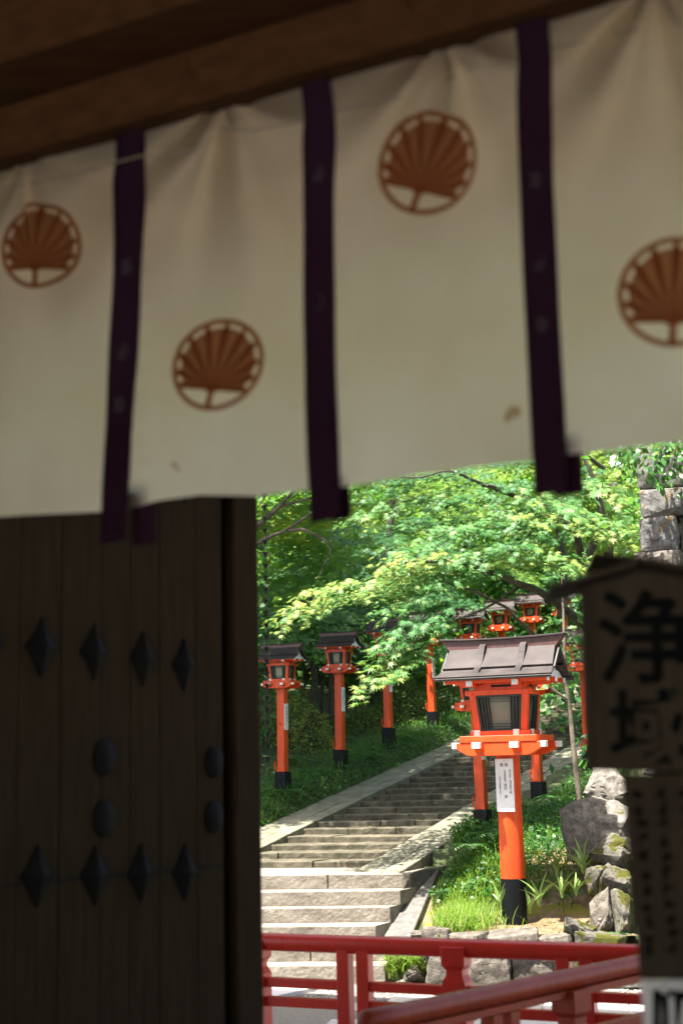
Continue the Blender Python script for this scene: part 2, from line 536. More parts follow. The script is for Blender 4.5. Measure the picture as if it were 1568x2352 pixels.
# loose gravel
def gravel(n):
    base = np.array([(1, 0, 0), (-1, 0, 0), (0, 1, 0), (0, -1, 0), (0, 0, 1), (0, 0, -1)], float)
    fc = np.array([(0, 2, 4), (2, 1, 4), (1, 3, 4), (3, 0, 4), (2, 0, 5), (1, 2, 5), (3, 1, 5), (0, 3, 5)])
    px = RNG.uniform(-1.6, 3.4, n)
    py = RNG.uniform(12.7, 14.4, n)
    # leave the pale path free
    a, d = np.array(Ppath[0][:2]), np.array(ed[:2])
    side = (px - a[0]) * d[1] - (py - a[1]) * d[0]
    ok = (py < 14.22 - 0.25 * (px - 0.8) + 0.1) & ((side < -0.02) if ((2.0 - a[0]) * d[1] - (13.4 - a[1]) * d[0]) < 0 else (side > 0.02))
    nn = (0.165 * px + 0.986 * (py - 0.2)) > 12.92
    ok &= nn
    px, py = px[ok], py[ok]
    n = len(px)
    sz = RNG.uniform(0.006, 0.017, (n, 1, 1)) * RNG.uniform(0.6, 1.4, (n, 1, 3))
    sz[:, :, 2] *= 0.6
    V = base[None] * sz
    an = RNG.uniform(0, 6.28, n)
    c, s = np.cos(an)[:, None], np.sin(an)[:, None]
    x = V[:, :, 0] * c - V[:, :, 1] * s
    y = V[:, :, 0] * s + V[:, :, 1] * c
    V = np.stack([x + px[:, None], y + py[:, None], V[:, :, 2] - 0.026], -1)
    Fx = (fc[None] + (np.arange(n) * 6)[:, None, None]).reshape(-1, 3)
    me = np_mesh('gravel', V.reshape(-1, 3), Fx, 3)
    o = finish('gravel', me, MAT['pebble'])
    tag(o, 'loose pale grey gravel between fence and stone wall', 'gravel', kind='stuff')
gravel(26000)

# ------------------------------------------------------------------ stones
def stone_mesh(name, size, seed, n=6, amp=0.10, pw=4.0, ax=None):
    """a broken stone: hull of scattered points on a rounded block, faces then roughened"""
    rr = random.Random(seed * 17 + 3)
    bm = bmesh.new()
    k_ = 20 if pw < 4.5 else 30
    for _ in range(k_):
        p = Vector((rr.gauss(0, 1), rr.gauss(0, 1), rr.gauss(0, 1)))
        kk = (abs(p.x) ** pw + abs(p.y) ** pw + abs(p.z) ** pw) ** (1 / pw)
        bm.verts.new(p / kk * rr.uniform(0.93, 1.06))
    if pw >= 4.5:
        for a in (-1, 1):
            for b in (-1, 1):
                for c in (-1, 1):
                    bm.verts.new(Vector((a * rr.uniform(.84, .97), b * rr.uniform(.84, .97), c * rr.uniform(.84, .97))))
    bmesh.ops.convex_hull(bm, input=bm.verts[:])
    bmesh.ops.delete(bm, geom=[v for v in bm.verts if not v.link_faces], context='VERTS')
    mx_ = [max(abs(v.co[i]) for v in bm.verts) for i in range(3)]
    bmesh.ops.triangulate(bm, faces=bm.faces[:])
    for _ in range(2 if n < 9 else 3):
        bmesh.ops.subdivide_edges(bm, edges=[e for e in bm.edges if (e.verts[0].co - e.verts[1].co).length > 0.16], cuts=1, use_grid_fill=True)
        bmesh.ops.triangulate(bm, faces=bm.faces[:])
    off = Vector((seed * 3.7, seed * 1.3, seed * 2.1))
    bm.normal_update()
    mv = []
    for v in bm.verts:
        p = v.co
        d = amp * (0.45 * noise.noise(p * 1.6 + off) + 0.35 * noise.noise(p * 4 + off) + 0.25 * noise.noise(p * 9 + off))
        mv.append(v.normal * d)
    for v, d in zip(bm.verts, mv):
        v.co += d
        v.co = Vector((v.co.x / mx_[0] * size[0] / 2, v.co.y / mx_[1] * size[1] / 2, v.co.z / mx_[2] * size[2] / 2))
    me = bpy.data.meshes.new(name)
    bm.to_mesh(me)
    bm.free()
    return me

def stone(name, c, size, seed, mat, parent=None, rot=(0, 0, 0), n=6, amp=0.10, pw=4.0):
    o = finish(name, stone_mesh(name, size, seed, n, amp, pw), mat, parent, smooth=False)
    o.data.polygons.foreach_set('use_smooth', [True] * len(o.data.polygons))
    try:
        o.data.set_sharp_from_angle(angle=rad(24))
    except Exception:
        pass
    o.location = c
    o.rotation_euler = rot
    return o

def block(name, P, hgt, seed, mat, parent, amp=0.012, du=0.10, dv=0.05, nose=0.012):
    """hewn step block: front edge P0->P1 (top nosing), depth to P3/P2, height hgt; front face rough"""
    P0, P1, P2, P3 = [Vector(p) for p in P]
    L = (P1 - P0).length
    nu = max(2, int(L / du))
    nv = max(2, int(hgt / dv))
    fn = (P0 - P3).normalized()
    V, Fc = [], []
    off = Vector((seed * 5.1, seed * 2.3, 0))
    rows = []
    # front face rows from bottom to top, then a rounded nosing, then the tread back edge
    prof = [(-hgt * (1 - j / nv), 0.0) for j in range(nv)] + [(-nose * 0.9, 0.0), (-nose * 0.25, -nose * 0.45), (0.0, -nose * 1.4)]
    for z, back in prof:
        rw = []
        for i in range(nu + 1):
            t = i / nu
            p = P0.lerp(P1, t)
            e = min(1.0, min(t, 1 - t) * nu / 1.0)
            k = noise.noise(Vector((p.x * 7, p.y * 7, (p.z + z) * 9)) + off) + 0.6 * noise.noise(Vector((p.x * 21, p.y * 21, (p.z + z) * 23)) + off)
            q = p + fn * (back + amp * k * (0.4 + 0.6 * e))
            q.z += z + (amp * 0.3 * noise.noise(Vector((p.x * 5, p.y * 5, 3)) + off) if z > -nose * 2 else 0)
            if i in (0, nu):
                q += (P1 - P0).normalized() * (0.006 if i == 0 else -0.006)
            rw.append(len(V))
            V.append(q)
        rows.append(rw)
    rw = []
    for i in range(nu + 1):
        p = P3.lerp(P2, i / nu)
        rw.append(len(V))
        V.append(p)
    rows.append(rw)
    rw = []
    for i in range(nu + 1):
        p = P3.lerp(P2, i / nu)
        rw.append(len(V))
        V.append(p - Vector((0, 0, hgt)))
    rows.append(rw)
    for a, b in zip(rows[:-1], rows[1:]):
        for i in range(nu):
            Fc.append((a[i], a[i + 1], b[i + 1], b[i]))
    Fc.append(tuple(r[0] for r in reversed(rows)))
    Fc.append(tuple(r[-1] for r in rows))
    mb = MB()
    mb.add(V, Fc)
    return mb.build(name, mat, parent)

# ------------------------------------------------------------------ lower flight
stairs = empty('stone_stairs')
tag(stairs, 'stone stairs with rough grey risers climbing between paved stringers', kind='structure')
RE = {1: (886, 2216), 2: (886, 2170), 3: (865, 2125), 4: (897, 2081), 5: (921, 2044), 6: (942, 2006)}
e1 = Vector((math.cos(rad(9.5)), -math.sin(rad(9.5)), 0))
lowsteps = {}
for k in range(1, 7):
    R = onz(*RE[k], k * H1)
    # front line passes (690, y_k) at its own depth
    yk = {1: 2218, 2: 2173, 3: 2128, 4: 2086, 5: 2048, 6: 2010}[k]
    M0 = onz(690, yk, k * H1)
    d = (R - M0).normalized()
    d = (d + e1 * 2).normalized()
    R = M0 + d * (R - M0).length
    Lp = M0 - d * 2.6
    lowsteps[k] = (Lp, R, d)
cut = {1: [1.7], 2: [0.9, 2.7], 3: [1.75], 4: [2.1], 5: [1.80], 6: [1.2, 2.9]}
for k in range(1, 7):
    Lp, R, d = lowsteps[k]
    bk = SD * (0.62 if k < 6 else 1.25)
    T = (R - Lp).length
    ends = [0.0] + [c for c in cut[k] if c < T - 0.2] + [T]
    for a, b in zip(ends[:-1], ends[1:]):
        p0, p1 = Lp + d * (a + 0.003), Lp + d * (b - 0.003)
        block('step_stone', (p0, p1, p1 + bk, p0 + bk), H1 - 0.004 if k > 1 else H1 + 0.05, k * 3.3 + a, MAT['granite'], stairs, amp=0.007, du=0.035, dv=0.03, nose=0.008)
# landing paving behind the top step
Lp, R, d = lowsteps[6]
mb = MB()
A = Lp + SD * 1.26
B = R + SD * 1.26 + d * 0.5
mb.prism([A + Vector((0, 0, -0.004)), B + Vector((0, 0, -0.004)), B + SD * 1.6 + Vector((0, 0, -0.004)), A + SD * 2.2 + Vector((0, 0, -0.004))], (0, 0, -0.2))
mb.build('landing_slab', MAT['granite_pale'], stairs)

# sloping cheek slab right of the lower flight
ci0, ci1 = onz(946, 2001, LAND + 0.02), onz(858, 2150, 0.33)
co0, co1 = onz(1010, 1992, LAND + 0.02), onz(944, 2150, 0.33)
ci0 = ci0 + Vector((0.01, 0, 0))
mb = MB()
mb.hexa([ci1 - Vector((0, 0, 0.33)), co1 - Vector((0, 0, 0.33)), co0 - Vector((0, 0, 0.9)), ci0 - Vector((0, 0, 0.9))], [ci1, co1, co0, ci0])
mb.build('cheek_slab', MAT['granite_pale'], stairs, bevel=0.012, seg=2)
cap1 = co0 + SD * 0.5
cap0 = ci0 + SD * 0.28
mb = MB()
mb.hexa([ci0 - Vector((0, 0, .5)) + SD * .01, co0 - Vector((0, 0, .5)) + SD * .01, cap1 - Vector((0, 0, .5)), cap0 - Vector((0, 0, .5))], [ci0 + SD * .01, co0 + SD * .01, cap1 + Vector((0, 0, .01)), cap0 + Vector((0, 0, .01))])
mb.build('cheek_cap', MAT['granite_pale'], stairs, bevel=0.012, seg=2)

# ------------------------------------------------------------------ upper flight: steps between two stringers of slabs
NST = 52
SKEW = 0.33                 # the flight is a little out of square
for k in range(1, NST + 1):
    z = LAND + k * H2
    s0 = (z - SP.z) / SLOPE + 0.15
    a = st(s0, 0.02)
    b = st(s0 + SKEW, -SW - 0.02)
    a.z = b.z = z
    bk = SD * 0.62
    rr = random.Random(k)
    cuts = sorted(rr.uniform(0.12, 0.88) for _ in range(rr.choice([1, 2, 2])))
    if len(cuts) == 2 and cuts[1] - cuts[0] < 0.25: cuts = [0.35, 0.7]
    ends = [0] + cuts + [1]
    for i in range(len(ends) - 1):
        dz = Vector((0, 0, rr.uniform(-0.006, 0.006)))
        fo = SD * rr.uniform(-0.015, 0.015)
        p0, p1 = a.lerp(b, ends[i]) + dz + fo, a.lerp(b, ends[i + 1]) + dz + fo
        block('step_stone', (p0, p1, p1 + bk, p0 + bk), H2 + 0.03, k * 7.7 + i, MAT['oldstep'], stairs, amp=0.008, du=0.06 if k < 24 else 0.16, dv=0.035, nose=0.012)
for side, q0, q1 in (('l', 0.0, 0.62), ('r', -SW - 0.56, -SW)):
    s = -1.42 if side == 'l' else -1.05
    i = 0
    while s < 21:
        L = random.Random(i + 90).uniform(0.85, 1.25)
        up = 0.0 if side == 'l' else -0.035
        # each stringer is two slabs wide
        for (qa, qb) in ((q0, q0 + 0.36 * (q1 - q0)), (q0 + 0.36 * (q1 - q0) + 0.006, q1)) if side == 'l' else ((q0, q0 + 0.4 * (q1 - q0)), (q0 + 0.4 * (q1 - q0) + 0.006, q1)):
            jz = random.Random(i * 13 + qa).uniform(-0.006, 0.006)
            c = [st(s + 0.004, qb, up + jz), st(s + 0.004, qa, up + jz), st(s + L - 0.004, qa, up + jz), st(s + L - 0.004, qb, up + jz)]
            if side == 'l': pass
            mb = MB()
            mb.hexa([p - Vector((0, 0, 0.42)) for p in c], c)
            mb.build('stringer_slab', MAT['slab'], stairs, bevel=0.008)
        s += L
        i += 1

# ------------------------------------------------------------------ retaining wall in front of the bed
wall = tag(empty('retaining_wall'), 'low wall of rough pale stones behind the red fence', 'stone wall')
def wp(x, z):
    return Vector((x, wall_y(x) + 0.12, z))
sd = 0
for z0, z1, cutsx in ((-0.02, 0.27, [0.74, 1.10, 1.52, 1.95, 2.36, 2.8]), (0.27, 0.47, [0.70, 0.96, 1.30, 1.78, 2.12, 2.55])):
    for a, b in zip(cutsx[:-1], cutsx[1:]):
        sd += 1
        rr = random.Random(sd + 40)
        c = wp((a + b) / 2, (z0 + z1) / 2 + rr.uniform(-0.02, 0.02))
        mt = MAT['boulder_moss'] if a > 1.9 else MAT['wallstone']
        stone('stone', c + Vector((0, rr.uniform(-0.06, 0.06), rr.uniform(-0.03, 0.02) if z0 > 0.1 else 0)), ((b - a) * 1.08, 0.36, (z1 - z0) * (rr.uniform(0.9, 1.35) if z0 > 0.1 else 1.15)), sd, mt, wall, (rr.uniform(-.12, .12), rr.uniform(-.13, .13), math.atan(-0.25) + rr.uniform(-.25, .25)), n=14, amp=0.13, pw=6.0)
for (x, y, Y, wx, hx, sd) in ((968, 2208, 14.5, 60, 70, 61), (990, 2145, 14.75, 90, 26, 62), (950, 2235, 14.4, 50, 40, 63)):
    k = mpp(Y)
    stone('stone', at(x, y, Y), (wx * k, 0.3, hx * k), sd, MAT['wallstone'], wall, (0, 0, rad(-14)), n=12, amp=0.15, pw=4.0)

# ------------------------------------------------------------------ boulders on the right
bl = [  # x0, x1, y0, y1 (picture), distance, material, label
    (1346, 1456, 1752, 1872, 15.9, 'boulder', 'tall grey lichen-covered boulder, topmost of the pile by the signboard'),
    (1306, 1446, 1842, 1972, 15.4, 'boulder', 'big round grey boulder with white lichen spots beside the sapling'),
    (1360, 1446, 1930, 2008, 15.05, 'boulder_moss', 'pale boulder capped with brown moss below the big lichen boulder'),
    (1352, 1412, 1996, 2062, 14.85, 'boulder_moss', 'small slanting ridge-shaped stone at the edge of the soil bed'),
    (1380, 1450, 1998, 2092, 14.75, 'boulder_moss', 'knobbly mossy stone in the middle of the boulder pile'),
    (1358, 1404, 2052, 2156, 14.4, 'wallstone', 'upright flat-faced stone slab right of the black lantern foot'),
    (1396, 1450, 2054, 2160, 14.35, 'boulder_moss', 'green moss-covered wedge stone just above the red rail'),
    (1296, 1366, 2120, 2176, 14.1, 'boulder_moss', 'low moss-topped stone at the end of the soil bed'),
]
for i, (x0, x1, y0_, y1_, Y, mt, lab) in enumerate(bl):
    k = mpp(Y)
    c = at((x0 + x1) / 2, (y0_ + y1_) / 2, Y)
    o = stone('boulder', c, ((x1 - x0) * k * 1.16, 0.55, (y1_ - y0_) * k * 1.18), 20 + i, MAT[mt], None, (rad(-30), rad(random.Random(i).uniform(-8, 8)), rad(random.Random(i + 5).uniform(-30, 5))), n=18, amp=0.20, pw=3.0)
    tag(o, lab, 'boulder', 'boulders on the right')
# more of the rubble face, behind the signboard
face = tag(empty('rubble_wall'), 'tall stack of dark squared stones behind the signboard, moss on them', 'stone wall')
stk = [  # picture boxes of the stack that shows above the signboard
    (1462, 1600, 1010, 1132, 15.0, 'darkstone'), (1600, 1740, 1010, 1130, 15.1, 'darkstone'),
    (1472, 1590, 1128, 1196, 14.95, 'darkstone'), (1590, 1730, 1128, 1196, 15.0, 'darkstone'),
    (1472, 1562, 1192, 1274, 14.9, 'darkstone'), (1562, 1660, 1192, 1274, 14.9, 'boulder'), (1660, 1760, 1192, 1274, 15, 'boulder'),
    (1460, 1572, 1270, 1312, 14.75, 'wallstone'), (1572, 1700, 1270, 1316, 14.8, 'wallstone'),
]
for i, (x0, x1, y0_, y1_, Y, mt) in enumerate(stk):
    k = mpp(Y)
    stone('stone', at((x0 + x1) / 2, (y0_ + y1_) / 2, Y), ((x1 - x0) * k, 0.6, (y1_ - y0_) * k * 1.05), 50 + i, MAT[mt], face, (0, 0, rad(-20)), n=14, amp=0.10, pw=6.0)
i = 0
for zz in (0.75, 1.2, 1.65, 2.1, 2.55, 3.0, 3.45, 3.8):
    for xx in (0.0, 0.55, 1.1):
        i += 1
        stone('stone', Vector((3.25 + xx + zz * 0.06, 14.95 - xx * 0.3 + 0.06 * zz, zz)), (0.6, 0.6, 0.48), 80 + i, MAT['boulder'], face, (0, 0, rad(-20)), n=5, amp=0.12, pw=4.5)

# ================================================================== GATE
GA = rad(28.0)
GX = Vector((math.cos(GA), -math.sin(GA), 0))
GY = Vector((math.sin(GA), math.cos(GA), 0))
GQ = Vector((0.42, 3.0, 0))            # a point of the curtain plane
GR = -GA
gate = tag(empty('temple_gate'), 'dark timber temple gate framing the view, open plank door on its left', 'gate')
def gbox(name, u0, u1, v0, v1, z0, z1, mat, bevel=0.0):
    """u along the curtain, v outwards from the curtain plane"""
    mb = MB()
    c = GQ + GX * ((u0 + u1) / 2) + GY * ((v0 + v1) / 2)
    mb.box((c.x, c.y, (z0 + z1) / 2), (abs(u1 - u0), abs(v1 - v0), z1 - z0), rz=GR)
    return mb.build(name, mat, gate, bevel=bevel)
gbox('beam', -5, 4, -0.075, 0.16, 3.735, 3.885, MAT['beam'], 0.01)
gbox('beam', -5, 4, -0.26, 0.16, 3.888, 4.10, MAT['beam'], 0.01)
gbox('beam', -5, 4, -0.60, 0.16, 4.103, 4.40, MAT['beam'], 0.01)
gbox('ceiling', -5, 5, -7.0, 0.16, 4.42, 4.55, MAT['beam'])
gbox('curtain_shade_soffit', -5, 5, 0.86, 1.5, 3.95, 4.55, MAT['beam'])  # unseen soffit added to dim the upper part of the curtain
gbox('curtain_shade_beam', -5, 5, 0.55, 0.855, 3.50, 4.50, MAT['beam'], 0.01)  # unseen beam added behind the cloth to darken the curtain's top
gbox('upper_storey', -5, 5, -6.8, 1.5, 4.56, 9.6, MAT['beam'])
gbox('floor', -5, 5, -7.5, 1.6, 0.0, 0.45, MAT['paving'])
gbox('side_wall', -5.0, -4.75, -7.0, 1.0, 0.45, 4.42, MAT['wood'])
gbox('side_wall', 4.0, 4.25, -7.0, 1.0, 0.45, 4.42, MAT['wood'])
gbox('rear_wall', -5.0, -2.6, -7.2, -7.0, 0.45, 4.42, MAT['wood'])  # unseen wall placed to cut the light from behind
gbox('rear_light_baffle', -2.59, 4.2, -7.2, -7.0, 3.1, 4.42, MAT['wood'])  # unseen; height set by how much daylight should enter from behind
for u, v in ((-4.6, 1.3), (4.6, 1.3)):
    c = GQ + GX * u + GY * v
    MB().lathe([(0.22, 0.0), (0.22, 4.42)], (c.x, c.y, 0), 20).build('pillar', MAT['wood'], gate, smooth=False)
# roof: a long gable, its front eave above the fence
mb = MB()
zc = 10.2
prof_ = [(6.0, zc), (-2.0, zc + 3.6), (-10.5, zc), (-10.5, zc - 0.35), (-2.0, zc + 0.2), (6.0, zc - 0.35)]
poly = []
for v, z in prof_:
    c = GQ + GY * v + GX * (-12)
    poly.append((c.x, c.y, z))
mb.prism(poly, GX * 24)
mb.build('roof', MAT['roof_dark'], gate)

# ------------------------------------------------------------------ the open plank door on the left
DA = rad(42)
DD = Vector((math.sin(DA), math.cos(DA), 0))
DN = Vector((math.cos(DA), -math.sin(DA), 0))       # faces the passage
DQ = at(0, 1800, 4.75)
DQ.z = 0
def ondoor(x, y, off=0.0):
    return onp(x, y, DQ + DN * off, DN)
def dcoord(x, y):
    p = ondoor(x, y)
    return (p - DQ).dot(DD), p.z
u_end = dcoord(512, 1750)[0]
door = finish('door', bpy.data.meshes.new('door'), None, gate)
bpy.data.objects.remove(door)
door = MB()
# door leaf core, the mesh of the part itself
def dbox(mb, u0, u1, n0, n1, z0, z1):
    c = DQ + DD * ((u0 + u1) / 2) + DN * ((n0 + n1) / 2)
    mb.box((c.x, c.y, (z0 + z1) / 2), (abs(u1 - u0), abs(n1 - n0), z1 - z0), rz=PI / 2 - DA)
    return mb
door = dbox(door, -0.5, u_end, -0.10, -0.034, 0.5, 3.7).build('door', MAT['wood'], gate)
edges = [-0.5, dcoord(40, 1800)[0], dcoord(138, 1800)[0], dcoord(232, 1800)[0], dcoord(300, 1800)[0], dcoord(368, 1800)[0], dcoord(452, 1800)[0], u_end]
for i, (a, b) in enumerate(zip(edges[:-1], edges[1:])):
    mb = MB()
    dbox(mb, a + 0.0012, b - 0.0012, -0.032, random.Random(i).uniform(-0.0015, 0.002), 0.5, 3.7)
    mb.build('plank', MAT['wood'], door, bevel=0.002)
u1 = dcoord(541, 1750)[0]
dbox(MB(), u_end + 0.002, u1, -0.10, -0.05, 0.5, 3.7).build('door_gap_strip', MAT['iron'], door)  # set-back black strip, the recess's darkness put into its colour
u2 = dcoord(600, 1750)[0]
dbox(MB(), u1, u2, -0.10, 0.0, 0.5, 3.75).build('stile', MAT['wood'], door, bevel=0.012, seg=2)
def diamond(x, y, hw, hh):
    u, z = dcoord(x, y)
    w_ = dcoord(x + hw, y)[0] - u
    h_ = hh * mpp(ondoor(x, y).y)
    o = DQ + DD * u
    P = []
    def pt(a, b, n):
        q = o + DD * a + DN * n
        return (q.x, q.y, z + b)
    # bulging lozenge
    ring = [(1, 0), (.55, .36), (0, 1), (-.55, .36), (-1, 0), (-.55, -.36), (0, -1), (.55, -.36)]
    P = [pt(a * w_, b * h_, 0.003) for a, b in ring] + [pt(a * w_ * .93, b * h_ * .93, 0.010) for a, b in ring] + [pt(a * w_ * .45, b * h_ * .3, 0.030) for a, b in ring] + [pt(0, 0, 0.038)]
    fs_ = []
    for r_ in range(2):
        fs_ += [(r_ * 8 + i, r_ * 8 + (i + 1) % 8, r_ * 8 + 8 + (i + 1) % 8, r_ * 8 + 8 + i) for i in range(8)]
    fs_ += [(16 + i, 16 + (i + 1) % 8, 24) for i in range(8)]
    MB().add(P, fs_).build('diamond_plate', MAT['iron'], door, smooth=False)
for x, y, hw, hh in ((-28, 1474, 40, 72), (95, 1487, 38, 71), (215, 1497, 34, 67), (327, 1512, 30, 64), (421, 1527, 27, 62),
                     (-45, 2018, 42, 72), (85, 2012, 39, 70), (217, 2010, 35, 68), (323, 2005, 32, 66), (423, 2003, 29, 64), (424, 1100, 27, 62)):
    diamond(x, y, hw, hh)
def dstud(x, y, rr_):
    u, z = dcoord(x, y)
    o = DQ + DD * u
    k = mpp(ondoor(x, y).y)
    ring, P, fs_ = [], [], []
    for j, (f, n_) in enumerate(((1, 0.002), (1, 0.012), (.8, 0.018), (.45, 0.026))):
        for i in range(16):
            a = 2 * PI * i / 16
            q = o + DD * (math.cos(a) * rr_ * k * f * 0.72) + DN * n_
            P.append((q.x, q.y, z + math.sin(a) * rr_ * k * f))
    q = o + DN * 0.029
    P.append((q.x, q.y, z))
    for j in range(3):
        fs_ += [(j * 16 + i, j * 16 + (i + 1) % 16, j * 16 + 16 + (i + 1) % 16, j * 16 + 16 + i) for i in range(16)]
    fs_ += [(48 + i, 48 + (i + 1) % 16, 64) for i in range(16)]
    MB().add(P, fs_).build('nail_cover', MAT['iron'], door, smooth=True)
for x, y, r_ in ((238, 1740, 42), (238, 1880, 42), (489, 1750, 36), (489, 1876, 36)):
    dstud(x, y, r_)
uu, zz = dcoord(200, 2016)
dbox(MB(), -0.5, u_end, 0.004, 0.007, zz - 0.004, zz + 0.004).build('batten', MAT['iron'], door)

# ================================================================== CURTAIN
def gp(x, y):
    p = onp(x, y, GQ, GY)
    return (p - GQ).dot(GX), p.z
top_pts = [gp(*p) for p in ((-200, 452), (-60, 404), (0, 390), (60, 371), (150, 352), (275, 320), (345, 298), (515, 243), (620, 216), (700, 190), (770, 174), (900, 136), (1020, 98), (1190, 60), (1265, 34), (1500, -22), (1760, -95))]
bot_pts = [gp(*p) for p in ((-200, 1200), (0, 1188), (100, 1181), (245, 1173), (300, 1166), (360, 1150), (460, 1138), (590, 1139), (715, 1121), (790, 1116), (1000, 1086), (1225, 1059), (1310, 1042), (1568, 1012), (1760, 988))]
def interp(pts, u):
    return float(np.interp(u, [p[0] for p in pts], [p[1] for p in pts]))
gath = [gp(515, 243), gp(1020, 98), gp(60, 371), gp(1500, -22)]
straps_u = [gp(310, 600)[0], gp(742, 600)[0], gp(1238, 600)[0]]
def cdisp(u, z):
    """how far the cloth stands out from its plane, outwards positive"""
    d = 0.0
    for i, (gu, gz) in enumerate(gath):
        du, dz = u - gu, gz - z
        r = math.hypot(du, dz) + 1e-4
        a = math.atan2(du, max(dz, 0.0) + 0.02)
        amp = (0.029 if i != 2 else 0.020) * math.exp(-r / 0.30) * min(1.0, r / 0.06)
        d += amp * (math.sin(a * 6.5 + i * 1.7) + 0.5 * math.sin(a * 13 + i))
    d += 0.010 * noise.noise(Vector((u * 2.2, z * 1.5, 0.3))) + 0.004 * noise.noise(Vector((u * 7, z * 4, 1.3)))
    d += 0.007 * abs(noise.noise(Vector((u * 3.1 + z * 2.2, z * 1.1 - u * 1.4, 7.3)))) + 0.004 * abs(noise.noise(Vector((u * 7.1 - z * 3.2, z * 2.1 + u * 1.4, 2.3))))
    for su in straps_u:
        k = math.exp(-((u - su) / 0.06) ** 2)
        d += 0.0022 * k * math.sin(z * 95 + u * 20)
    tz = interp(top_pts, u)
    hb = z - interp(bot_pts, u)
    d += 0.012 * math.sin(u * 9.0) * math.exp(-hb / 0.25)
    # the swag just under the top edge
    d += 0.014 * math.exp(-((tz - z - 0.07) / 0.035) ** 2) * (0.5 + 0.5 * math.cos(u * 11))
    d *= 0.35 + 0.65 * sm((tz - z) / 0.10)
    return d
def csurf(u, z, off=0.0):
    p = GQ + GX * u + GY * (cdisp(u, z) + off)
    return Vector((p.x, p.y, z))
curtain = tag(empty('curtain', (0, 0, 0)), 'cream cotton gate curtain with purple straps and brown fan crests', 'curtain')
U0, U1 = gp(-180, 800)[0], gp(1740, 500)[0] + 1.3
NU, NV = 560, 150
CV = np.zeros(((NU + 1) * (NV + 1), 3))
for i in range(NU + 1):
    u = U0 + (U1 - U0) * i / NU
    t, b = interp(top_pts, u), interp(bot_pts, u)
    for j in range(NV + 1):
        CV[i * (NV + 1) + j] = csurf(u, b + (t - b) * j / NV)
idx = np.arange((NU + 1) * (NV + 1)).reshape(NU + 1, NV + 1)
CF = np.stack([idx[:-1, :-1], idx[1:, :-1], idx[1:, 1:], idx[:-1, 1:]], -1).reshape(-1, 4)
finish('cloth', np_mesh('cloth', CV, CF, 4), MAT['cloth'], curtain, smooth=True)

def cstrip(pts, off, name, mat, nseg=40, nw=4, curl=0.0015):
    """strap through picture points (centre x, y, width)"""
    q = []
    ys_ = [p[1] for p in pts]
    for i in range(nseg + 1):
        y = ys_[0] + (ys_[-1] - ys_[0]) * i / nseg
        x = float(np.interp(y, ys_, [p[0] for p in pts]))
        w_ = float(np.interp(y, ys_, [p[2] for p in pts]))
        q.append((x, y, w_))
    V, Fc = [], []
    for i, (x, y, w_) in enumerate(q):
        for j in range(nw + 1):
            u, z = gp(x - w_ / 2 + w_ * j / nw, y - (j / nw - .5) * w_ * 0.16)
            zb = interp(bot_pts, u)
            d = cdisp(u, max(z, zb))
            p = GQ + GX * u + GY * (d * 0.35 + off + curl * math.sin(i * 0.5 + j))
            V.append((p.x, p.y, z))
    for i in range(nseg):
        for j in range(nw):
            a = i * (nw + 1) + j
            Fc.append((a, a + 1, a + nw + 2, a + nw + 1))
    mb = MB()
    mb.add(V, Fc)
    o = mb.build(name, mat, curtain, smooth=True)
    sd_ = o.modifiers.new('solid', 'SOLIDIFY')
    sd_.thickness = 0.003
    return o
ST = [
    [(310, 293, 66), (312, 372, 70), (306, 500, 70), (303, 620, 66), (292, 850, 66), (282, 1000, 60), (270, 1247, 60)],
    [(733, 180, 66), (739, 262, 72), (742, 400, 72), (742, 620, 70), (745, 900, 72), (756, 1198, 72)],
    [(1227, 34, 74), (1232, 128, 78), (1236, 400, 76), (1250, 680, 78), (1264, 950, 78), (1272, 1136, 76)],
]
TAIL = [[(312, 1120, 52), (316, 1247, 50)], [(766, 1090, 40), (770, 1190, 44)], [(1292, 1000, 64), (1296, 1132, 66)]]
for sp, tl in zip(ST, TAIL):
    o = cstrip(sp, -0.019, 'strap', MAT['strap'])
    cstrip(tl, 0.03, 'strap_tail', MAT['strap'], nseg=10)
    # faded floral marks woven into the strap
    for k in range(3):
        t = 0.28 + 0.21 * k + 0.07 * math.sin(k * 5 + sp[0][0])
        y = sp[0][1] + (sp[-1][1] - sp[0][1]) * t
        x = float(np.interp(y, [p[1] for p in sp], [p[0] for p in sp]))
        mb = MB()
        for (dx, dy, r_) in ((-7, -9, 5.5), (4, -12, 5), (-5, 3, 6.5), (6, 2, 6), (1, 14, 5.5), (-9, 14, 4)):
            P = []
            for a in range(8):
                u, z = gp(x + dx + r_ * math.cos(a * PI / 4), y + dy + r_ * math.sin(a * PI / 4))
                p = GQ + GX * u + GY * (cdisp(u, max(z, interp(bot_pts, u))) * 0.35 - 0.0225)
                P.append((p.x, p.y, z))
            mb.add(P, [tuple(range(8))])
        mb.build('flower_mark', MAT['faint'], o)

